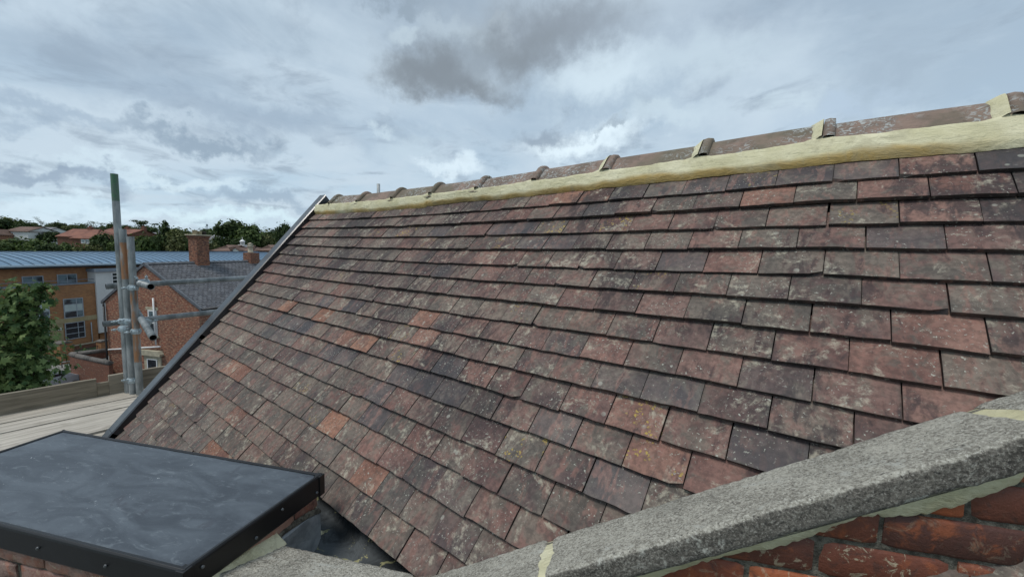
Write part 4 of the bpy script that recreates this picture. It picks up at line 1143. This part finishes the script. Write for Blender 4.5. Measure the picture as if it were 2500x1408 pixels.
mb = MB(); mb.lathe([(.17, 0), (.165, .3), (.18, .3), (.18, .34), (.12, .34), (.12, .2)], (ua, tm-.28, H_+.04), 14); mb.build('chimney_pot', 'clay_pot', cm_)
mb = MB(); mb.lathe([(.16, 0), (.15, .24), (.17, .24), (.17, .28), (.11, .28), (.11, .2)], (ua, tm+.1, H_+.04), 14); mb.build('chimney_pot', 'stone_sill', cm_)
mb = MB(); mb.lathe([(.14, 0), (.12, .22), (.15, .22), (.15, .26), (.1, .26), (.1, .2)], (ua+.1, tm+.4, H_+.04), 14); mb.build('chimney_pot', 'dark_pot', cm_)
mb = MB(); mb.tube((ua-.1, y1_+.03, H_-.55), (ua-.1, y1_+.7, H_-.55), .012, 6); mb.box(ua-.2, ua, y1_+.12, y1_+.36, H_-.62, H_-.46); mb.build('aerial', 'white_upvc', cm_)
t2, zc2 = ridge_t(613); H2 = topz(np.array([Lp[0], Lp[1], 0])+g*ua+nG*t2, 612, 617)
mb = MB(); mb.box(ua-.4, ua+.4, t2-.4, t2+.55, zap-.6, H2); c2_ = mb.build('chimney', 'chimney_brick', bh)
mb = MB(); mb.lathe([(.26, 0), (.2, .1), (.19, .55), (.24, .58), (.24, .66), (.17, .66), (.17, .75), (.25, .79), (.02, .9)], (ua, t2, H2), 14); mb.build('chimney_pot', 'clay_pot', c2_)
# yard wall with rounded coping, and the lean-to roof it shelters
A = place(180, 938); zt_ = topz(A, 176, 862)
def wl2(px, py, z): return atz(px, py, z)[:2]
pA = A[:2]; pB = wl2(270, 884, zt_); pC = wl2(200, 860, zt_); pD = wl2(262, 853, zt_)
yw = empty('yard_wall', (0, 0, 0), 0, 'red brick yard wall with rounded grey coping joined to the brick house', 'wall')
def wall_run(pts, nm, roundc=True):
    mb = MB(); mc = MB(); th = .11
    for p, q in zip(pts[:-1], pts[1:]):
        d_ = np.array(q)-np.array(p); L_ = np.linalg.norm(d_); d_ /= L_; n_ = np.array([-d_[1], d_[0]])*th
        k = len(mb.v); 
        for z in (-11.1, zt_-.1):
            for s_ in (np.array(p)+n_, np.array(q)+n_, np.array(q)-n_, np.array(p)-n_): mb.v.append((s_[0], s_[1], z))
        for f_ in ((0, 1, 5, 4), (1, 2, 6, 5), (2, 3, 7, 6), (3, 0, 4, 7), (4, 5, 6, 7)): mb.face([k+i for i in f_])
        mc.tube((p[0], p[1], zt_-.06), (q[0], q[1], zt_-.06), .17, 12, cap=True)
    mb.build('brickwork', 'garden_brick', yw); mc.build('coping', 'grey_coping', yw)
m1 = pA+(pB-pA)*.25+np.array([.25, .12]); m2 = pA+(pB-pA)*.6+np.array([.2, .1])
wall_run([tuple(pA), tuple(m1), tuple(m2), tuple(pB)], 'a'); wall_run([tuple(pA), tuple(pC+np.array([0, .2])), tuple(pD)], 'b')
mb = MB(); mb.v = [(*p, zt_-.62+dz) for p, dz in ((pA+(pC-pA)*.1+np.array([.1, -.35]), 0), (m2+np.array([.4, 0]), -.0), (pB, 0), (pD, .0), (pC, 0))]; mb.face(range(5)); k = 5
mb.v += [(v[0], v[1], v[2]-.12) for v in mb.v[:5]]; mb.face((9, 8, 7, 6, 5))
for i in range(5): mb.face((i, (i+1) % 5, 5+(i+1) % 5, 5+i))
tag(mb.build('lean_to_roof', 'felt_roof'), 'flat grey felt roof inside the curved yard wall', 'roof')

# ================================================================== PARKED CAR, HALF HIDDEN BELOW THE MAPLE
Pc_ = place(104, 962); ce = empty('parked_car', (Pc_[0], Pc_[1], GZ+.014), AF+.1, 'pale silver car parked on the road below the maple', 'car')
mb = MB(); side = [(-2.0, .30), (-2.05, .62), (-1.9, .86), (-1.2, .95), (-.75, 1.40), (.75, 1.44), (1.45, 1.0), (1.95, .9), (2.05, .6), (2.0, .30)]
i0 = 0
for (yy, sc_) in ((-.84, 0), (-.80, 1), (.80, 1), (.84, 0)):
    for (x, z) in side: mb.v.append((x, yy*(1 if z < 1.1 else .82), z-(0 if sc_ else .02)))
for a_ in range(3):
    for j in range(9): mb.face((a_*10+j, a_*10+j+1, a_*10+11+j, a_*10+10+j))
mb.face(range(10)); mb.face([30+i for i in range(10)][::-1]); mb.build('body', 'car_paint', ce, bevel=.03)
for (pts_, nm) in (([(-1.1, .98), (-.8, 1.33), (-.72, 1.33), (-1.0, .98)], 'rear_window'), ([(.8, 1.36), (1.35, 1.02), (1.27, 1.02), (.74, 1.36)], 'windscreen')):
    mb = MB(); mb.poly_prism([(x+(-.03 if nm[0] == 'r' else .03), z+.03) for x, z in pts_], 'y', -.6, .6); mb.build(nm, 'dark_glass', ce)
for sgn in (-1, 1):
    mb = MB(); y0_, y1_ = sorted((sgn*.72, sgn*.765)); mb.poly_prism([(-1.0, 1.0), (-.7, 1.34), (.7, 1.36), (1.2, 1.02)], 'y', y0_, y1_); mb.build('side_window', 'dark_glass', ce)
    for x in (-1.3, 1.3):
        mb = MB(); mb.tube((x, sgn*.70, .31), (x, sgn*.87, .31), .31, 18); o = mb.build('wheel', 'cast_iron', ce); mb = MB(); mb.tube((x, sgn*.86, .31), (x, sgn*.88, .31), .2, 12); mb.build('rim', 'galvanised', o)

# ================================================================== HOUSES ON THE HILL
AH = YAW-math.pi/2
def hillhouse(pl, pr, ye, yr, D, wall, roofm, label, hip=0., dep=8., wins=(), group=None, name='house', yb=None, chimneys=(), gable_at=None, cat='house'):
    """Long side faces us; pl..pr width, ye eaves, yr ridge."""
    c_ = ray((pl+pr)/2, ye)*D; w_ = (pr-pl)*D/F; ze = c_[2]
    zr = (ray((pl+pr)/2, yr)*(D+dep/2))[2]
    e = empty(name, (c_[0], c_[1], 0), AH, label, cat, group)
    gzb = hz(c_[0], c_[1])-1.5
    mb = MB(); mb.box(-w_/2+.2, w_/2-.2, .3, dep-.3, gzb, ze+.0)
    if not hip:
        for x in (-w_/2+.2, w_/2-.45): k = len(mb.v); mb.poly_prism([(.3, ze), (dep-.3, ze), (dep/2, zr-.15)], 'x', x, x+.25)
    mb.build('wall', wall, e)
    mb = MB(); h = hip*dep/2
    V = [(-w_/2, 0, ze), (w_/2, 0, ze), (w_/2, dep, ze), (-w_/2, dep, ze), (-w_/2+h, dep/2, zr), (w_/2-h, dep/2, zr)]
    mb.v = V+[(x, y, z-.15) for x, y, z in V]
    for q in ((0, 1, 5, 4), (2, 3, 4, 5), (1, 2, 5), (3, 0, 4)): mb.face(q)
    if not hip: mb.f = mb.f[:2]; mb.mi = mb.mi[:2]; mb.tone = mb.tone[:2]; mb.smooth = mb.smooth[:2]
    for q in ((0, 6, 7, 1), (1, 7, 8, 2), (3, 9, 6, 0), (7, 6, 10, 11), (9, 8, 11, 10)): mb.face(q)
    rf_ = mb.build('roof', roofm, e)
    for (p0_, y0_, p1_, y1_, fr, pn) in wins:
        a_ = ((p0_-(pl+pr)/2)*D/F, (ray(p0_, y0_)*D)[2]); b_ = ((p1_-(pl+pr)/2)*D/F, (ray(p1_, y1_)*D)[2])
        win(e, a_[0], b_[0], b_[1], a_[1], .24, frame=fr, cols=(.5,), rows=(), pane=pn, fw=.14)
    for (px_, yy_) in chimneys:
        x = (px_-(pl+pr)/2)*D/F; zt2 = (ray(px_, yy_)*(D+dep/2))[2]
        mb = MB(); mb.box(x-.45, x+.45, dep/2-.4, dep/2+.4, zr-.8, zt2); mb.box(x-.3, x-.05, dep/2-.15, dep/2+.1, zt2, zt2+.35); mb.box(x+.08, x+.3, dep/2-.15, dep/2+.1, zt2, zt2+.3); mb.build('chimney', 'garden_brick', rf_)
    if gable_at:
        (g0, g1, yge, yga, wmat, out) = gable_at
        x0_, x1_ = (g0-(pl+pr)/2)*D/F, (g1-(pl+pr)/2)*D/F; zg = (ray(g0, yge)*D)[2]; za2 = (ray(g0, yga)*D)[2]; xm = (x0_+x1_)/2
        mb = MB(); mb.poly_prism([(x0_+.1, gzb), (x1_-.1, gzb), (x1_-.1, zg), (xm, za2-.15), (x0_+.1, zg)], 'y', -out, .5); wg = mb.build('cross_gable', wmat, e)
        mb = MB()
        for (xe) in (x0_-.15, x1_+.15):
            k = len(mb.v); mb.v += [(xm, -out-.2, za2), (xe, -out-.2, zg-.1), (xe, dep/2, zg-.1), (xm, dep/2, za2), (xm, -out-.2, za2-.18), (xe, -out-.2, zg-.28), (xe, dep/2, zg-.28), (xm, dep/2, za2-.18)]
            for q in ((0, 1, 2, 3), (0, 4, 5, 1), (1, 5, 6, 2), (7, 6, 5, 4)): mb.face([k+i for i in q])
        mb.build('gable_roof', roofm, wg)
    return e
hillhouse(8, 66, 564, 552.5, 108, 'white_render', 'brown_tiles', 'cream rendered house with brown roof at the far left edge of the hillside', wins=((20, 567, 30, 573, 'white_upvc', 'dark_glass'),), yb=580, gable_at=(0, 30, 572, 560, 'old_brick', 4.), dep=8)
hillhouse(62, 98, 566, 553.5, 112, 'white_render', 'grey_tiles', 'pale hillside house with grey roof and a row of dark windows', wins=((81, 568, 94, 576, 'white_upvc', 'dark_glass'),), dep=9)
hillhouse(134, 200, 577, 558, 104, 'garden_brick', 'red_tiles', 'hillside house with plain red tile roof left of the white framed windows', dep=9, chimneys=((178, 553),))
hillhouse(168, 232, 581.5, 558.5, 99, 'garden_brick', 'red_tiles', 'red tiled hillside house with hipped roof and white ground floor windows', hip=.75, dep=9, wins=((195, 584, 204, 594, 'white_upvc', 'window_glass'), (206, 584, 215, 595, 'white_upvc', 'window_glass'), (219, 583, 223, 596, 'white_upvc', 'window_glass')))
hillhouse(228, 316, 570, 558, 106, 'garden_brick', 'red_tiles', 'red tiled hillside house with long white dormer beside the scaffold poles', dep=9, chimneys=((240, 553.5), (272, 554.5), (314, 553)), wins=((236, 571, 268, 580, 'white_upvc', 'blind'),))
hillhouse(344, 373, 576, 567, 125, 'white_render', 'grey_tiles', 'small grey roofed house between the green tree tops', dep=7)
hillhouse(503, 531, 585, 572, 118, 'white_render', 'grey_tiles', 'grey green roofed house just right of the brick chimney', dep=7)
hillhouse(508, 563, 612, 597, 92, 'garden_brick', 'brown_tiles', 'low brown hipped roof nearest the tall brick chimney', hip=.9, dep=10)
hillhouse(555, 618, 612, 598, 94, 'garden_brick', 'brown_tiles', 'low brown roof with a white trussed gable and cupola', hip=.7, dep=10, gable_at=(573, 593, 610, 603, 'white_render', 1.2))
hillhouse(625, 668, 611, 597, 92, 'garden_brick', 'brown_tiles', 'low brown hipped roof peeping out above the black verge', hip=.9, dep=9)
Pq = ray(592, 598)*99; ce = empty('cupola', (Pq[0], Pq[1], 0), AH, 'small white cupola with domed top and finial on the low brown roofs', 'cupola')
zq = Pq[2]
mb = MB(); mb.box(-.7, .7, -.7, .7, zq-1.2, zq+.05); mb.build('base', 'white_render', ce)
mb = MB()
for a_ in range(8): t = a_*math.pi/4; mb.tube((.42*math.cos(t), .42*math.sin(t), zq+.05), (.42*math.cos(t), .42*math.sin(t), zq+.75), .06, 6)
mb.build('columns', 'white_upvc', ce)
mb = MB(); mb.lathe([(.6, .72), (.62, .8), (.5, 1.0), (.3, 1.2), (.1, 1.32), (.04, 1.36), (.03, 1.9)], (0, 0, zq), 14); mb.build('dome', 'white_upvc', ce)
Pm = ray(505, 546)*210; mb = MB(); mb.tube((Pm[0], Pm[1], hz(Pm[0], Pm[1])), tuple(Pm), .28, 8, r1=.12); mb.box(Pm[0]-.35, Pm[0]+.35, Pm[1]-.35, Pm[1]+.35, Pm[2]-1.4, Pm[2]-.3)
tag(mb.build('radio_mast', 'grey_frame'), 'thin distant mast rising above the trees right of the chimney', 'mast')

# ================================================================== TREES
def leafmesh(name, blobs, n, size, seed, shape='quad', flat_=.0, mat='leaf_mid'):
    rs = np.random.RandomState(seed); wts = np.array([b_[3]*b_[4]*b_[5] for b_ in blobs])**.67; wts /= wts.sum()
    bi = rs.choice(len(blobs), n, p=wts); Bm = np.array(blobs)[bi]
    d = rs.normal(size=(n, 3)); d /= np.linalg.norm(d, axis=1)[:, None]
    rr = rs.uniform(.45, 1.04, n)**.6
    # clumps: push leaves towards sub-centres so that the outline is uneven
    cl = rs.normal(size=(n//28+1, 3)); cl /= np.linalg.norm(cl, axis=1)[:, None]; ci = rs.randint(0, len(cl), n)
    d = d*.42+cl[ci]*.8; rr = np.minimum(rr*(1+.16*rs.normal(size=len(cl))[ci]), 1.12); d[:, 2] *= .95
    P = Bm[:, :3]+d*rr[:, None]*Bm[:, 3:6]
    nrm = d+rs.normal(size=(n, 3))*.55+np.array([0, 0, .45]); nrm /= np.linalg.norm(nrm, axis=1)[:, None]
    t = np.cross(nrm, rs.normal(size=(n, 3))); t /= np.linalg.norm(t, axis=1)[:, None]; bt = np.cross(nrm, t)
    sz = size*rs.uniform(.6, 1.3, n)
    if shape == 'maple':
        an = [0, 28, 52, 80, 108, 138, 180, 222, 252, 280, 308, 332]; rd = [1.15, .55, 1.0, .45, .8, .4, .25, .4, .8, .45, 1.0, .55]
    else: an = [20, 95, 170, 235, 310]; rd = [1, .75, 1., .8, .85]
    m_ = len(an); V = np.zeros((n, m_, 3))
    for k, (a_, r_) in enumerate(zip(an, rd)):
        c_, s_ = math.cos(rad(a_))*r_, math.sin(rad(a_))*r_
        V[:, k] = P+(t*c_+bt*s_)*sz[:, None]*.5+nrm*(abs(s_)*-.12*sz)[:, None]
    mb = MB(); mb.v = [tuple(v) for v in V.reshape(-1, 3)]
    tone = np.clip(.38+.20*rs.normal(size=n)+.24*rs.normal(size=len(cl))[ci], 0, 1)
    for i in range(n): mb.face(range(i*m_, i*m_+m_), 0, (float(tone[i]), 0, 0))
    return mb
def trunk(mb, h, r, limbs, rs):
    mb.tube((0, 0, -.6), (0, 0, h*.55), r, 8, r1=r*.7, nseg=3)
    for (x, y, z) in limbs: mb.tube((0, 0, h*(.3+.2*rs.random())), (x, y, z), r*.5, 6, r1=r*.15)
PROTO = {}
def proto(kind, seed):
    """Unit tree: height 1, crown about .8 wide."""
    key = (kind, seed)
    if key in PROTO: return PROTO[key]
    rs = random.Random(seed); blobs = []
    if kind == 'round': blobs = [(0, 0, .62, .36, .36, .34)]+[(rs.uniform(-.26, .26), rs.uniform(-.26, .26), rs.uniform(.42, .84), .18, .18, .16) for _ in range(8)]; n, sz = 3400, .078
    if kind == 'cone': blobs = [(0, 0, .35, .38, .38, .25), (0, 0, .55, .30, .30, .2), (0.02, 0, .75, .19, .19, .17), (0, 0, .9, .08, .08, .1)]+[(rs.uniform(-.3, .3), rs.uniform(-.3, .3), rs.uniform(.2, .55), .15, .15, .12) for _ in range(5)]; n, sz = 3400, .068
    if kind == 'thin': blobs = [(rs.uniform(-.3, .3), rs.uniform(-.3, .3), rs.uniform(.55, .95), .15, .15, .09) for _ in range(9)]; n, sz = 420, .032
    if kind == 'flat': blobs = [(rs.uniform(-.36, .36), rs.uniform(-.36, .36), rs.uniform(.66, .95), .19, .19, .05) for _ in range(10)]; n, sz = 1100, .04
    lm = leafmesh('crown', blobs, n, sz, seed); tb = MB()
    trunk(tb, 1., .028 if kind != 'thin' else .018, [(b_[0]*.9, b_[1]*.9, b_[2]) for b_ in blobs[1:8]], rs)
    PROTO[key] = (lm, tb, {})
    return PROTO[key]
def tree(px, ytop, D, wpx, kind, leaf, label, seed, group, cat='tree', name='tree', zb=None):
    P = ray(px, ytop)*D; b_ = hz(P[0], P[1]) if zb is None else zb; h = P[2]-b_; wd = wpx*D/F; h = max(h, .95*wd); b_ = P[2]-h
    lm, tb, cache = proto(kind, seed)
    e = empty(name, (P[0], P[1], b_), R.uniform(0, 6.28), label, cat, group)
    if leaf not in cache:
        a_ = lm.build('crown', leaf, e); c_ = tb.build('trunk', 'bark', e); cache[leaf] = (a_, c_)
    else:
        for q in cache[leaf]: o = q.copy(); col.objects.link(o); o.parent = e
    sx = wd/.86
    e.scale = (sx, sx, h)
    return e
G1 = 'trees behind the blue roofed building'; G2 = 'distant trees along the skyline'
front = [(-42, 582, 78, 75, 'round', 'leaf_deep', 1), (4, 580, 80, 75, 'round', 'leaf_mid', 2), (48, 577, 84, 66, 'round', 'leaf_deep', 3), (88, 583, 80, 66, 'round', 'leaf_mid', 1), (128, 586, 78, 62, 'round', 'leaf_deep', 2), (166, 590, 80, 60, 'round', 'leaf_mid', 3), (205, 594, 78, 50, 'round', 'leaf_olive', 1),
         (116, 563, 112, 42, 'round', 'leaf_deep', 4), (234, 592, 84, 40, 'round', 'leaf_olive', 3), (262, 566, 86, 60, 'round', 'leaf_deep', 4), (292, 582, 84, 50, 'round', 'leaf_mid', 2), (342, 569, 82, 66, 'round', 'leaf_mid', 4), (402, 536, 94, 60, 'cone', 'leaf_deep', 5), (372, 574, 90, 45, 'round', 'leaf_deep', 3), (440, 556, 92, 66, 'round', 'leaf_olive', 1), (472, 566, 90, 40, 'round', 'leaf_deep', 2), (515, 583, 100, 40, 'round', 'leaf_olive', 3)]
desc = {'leaf_deep': 'dark green', 'leaf_mid': 'mid green', 'leaf_olive': 'olive green', 'leaf_thin': 'thin pale'}
where = {-42: 'just beyond the left edge of the blue roof', 4: 'above the left end of the blue roof', 48: 'in front of the cream hillside house', 88: 'in front of the pale grey roofed house', 128: 'below the left end of the long red roofs', 166: 'below the middle of the long red roofs', 205: 'in front of the white ground floor windows', 116: 'between the grey roofed house and the red tiled roofs', 234: 'close below the white dormer', 262: 'covering the white dormer house left of the poles', 292: 'right behind the green topped scaffold pole', 342: 'just right of the scaffold poles', 402: 'with pointed top rising highest left of the chimney', 372: 'filling the gap before the pointed tree', 440: 'between the pointed tree and the brick chimney', 472: 'directly behind the brick chimney', 515: 'below the grey green roof right of the chimney'}
for (px, yt, D, wp, kd, lf, sd_) in front: tree(px, yt, D, wp, kd, lf, desc[lf]+' leafy tree '+where[px], sd_, G1)
for (px, yt, D, wp, kd, lf, sd_, lb) in [(566, 533, 112, 82, 'round', 'leaf_deep', 6, 'big dark green tree with rounded top right of the chimney'), (612, 546, 110, 70, 'round', 'leaf_mid', 7, 'lighter green tree behind the white cupola'), (646, 562, 112, 50, 'round', 'leaf_olive', 3, 'low olive green tree left of the verge trim'), (690, 541, 120, 46, 'round', 'leaf_deep', 4, 'dark tree half hidden by the top of the verge trim'), (535, 575, 108, 36, 'round', 'leaf_deep', 1, 'small dark tree at the left foot of the big rounded tree'), (585, 572, 104, 60, 'round', 'leaf_deep', 2, 'dark bushy tree just above the brown hipped roofs')]:
    tree(px, yt, D, wp, kd, lf, lb, sd_, G1)
for i, (px, yt, wp, kd, lf, sd_) in enumerate([(-30, 524, 70, 'round', 'leaf_deep', 2), (2, 528, 56, 'round', 'leaf_olive', 1), (34, 532, 52, 'round', 'leaf_deep', 3), (62, 538, 42, 'round', 'leaf_deep', 1), (90, 548, 40, 'round', 'leaf_deep', 4), (140, 540, 38, 'round', 'leaf_deep', 2), (116, 549, 34, 'round', 'leaf_deep', 3), (168, 548, 34, 'round', 'leaf_olive', 4), (192, 545, 36, 'round', 'leaf_mid', 1), (222, 550, 40, 'round', 'leaf_deep', 2), (252, 550, 40, 'round', 'leaf_deep', 3), (276, 542, 30, 'round', 'leaf_deep', 1), (304, 548, 40, 'round', 'leaf_deep', 4), (334, 551, 36, 'round', 'leaf_olive', 2), (366, 549, 40, 'round', 'leaf_deep', 3), (430, 556, 40, 'round', 'leaf_deep', 1), (460, 561, 40, 'round', 'leaf_deep', 4), (498, 555, 28, 'round', 'leaf_deep', 2), (520, 557, 34, 'round', 'leaf_deep', 1), (660, 558, 60, 'round', 'leaf_deep', 3), (720, 556, 60, 'round', 'leaf_deep', 2)]):
    tree(px, yt, 175+6*(i % 3), wp, kd, lf, 'distant dark tree in the continuous belt on the skyline', sd_, G2)
for (px, yt, wp, kd, sd_, lb) in [(104, 530, 46, 'thin', 8, 'sparse see-through tree on the skyline above the pale grey roofed house'), (240, 534, 46, 'thin', 9, 'sparse see-through tree left of the green topped pole'), (206, 539, 30, 'thin', 8, 'small sparse tree above the long red roofs'), (345, 536, 46, 'flat', 10, 'flat topped spreading tree right of the scaffold poles'), (304, 543, 26, 'thin', 9, 'tiny sparse tree between the green pole and the spreading tree'), (632, 545, 36, 'thin', 8, 'sparse twiggy treetop beside the lighter green tree')]:
    tree(px, yt, 150, wp, kd, 'leaf_thin' if kd == 'thin' else 'leaf_deep', lb, sd_, G2)
# more trees out of the frame to the left and right keep the hillside wooded from other viewpoints
for i in range(14):
    tree(-120-i*70, 560, 120, 110, 'round', 'leaf_deep', 'distant dark tree in the continuous belt on the skyline', 1+i % 4, G2)

for i in range(26):
    tree(770+i*75, 590+i*1.6+R.uniform(-4, 6), 150+20*(i % 3), 110, 'round', 'leaf_deep', 'distant dark tree in the continuous belt on the skyline', 1+i % 4, G2)
# the maple close by on the left
D = 9.6
bl = [(-20, 860, 112, .9), (40, 905, 88, .6), (15, 780, 78, .6), (70, 728, 48, .4), (95, 712, 30, .3), (25, 722, 42, .4), (78, 822, 42, .4), (100, 852, 24, .25), (95, 792, 26, .25), (45, 945, 55, .5), (-90, 850, 170, 1.2), (-60, 960, 150, 1.), (72, 885, 36, .3), (104, 700, 14, .15)]
P0 = ray(-70, 900)*11.; base = np.array([P0[0], P0[1], GZ])
blobs = []
for (px, py, rp, dd) in bl:
    Q = ray(px, py)*(D+ (1.2 if px < -30 else 0)); r_ = rp*D/F*.92; blobs.append((Q[0]-base[0], Q[1]-base[1], Q[2]-base[2], r_*1.1, r_*1.1, r_))
e = empty('maple_tree', tuple(base), 0, 'green broad leaved maple close by at the left edge', 'tree')
lmb = leafmesh('crown', blobs, 5600, .20, 77, 'maple'); lmb.build('crown', 'leaf_maple', e)
tb = MB(); trunk(tb, 7.2, .16, [(b_[0], b_[1], b_[2]) for b_ in blobs], random.Random(3)); tb.build('trunk', 'bark', e)
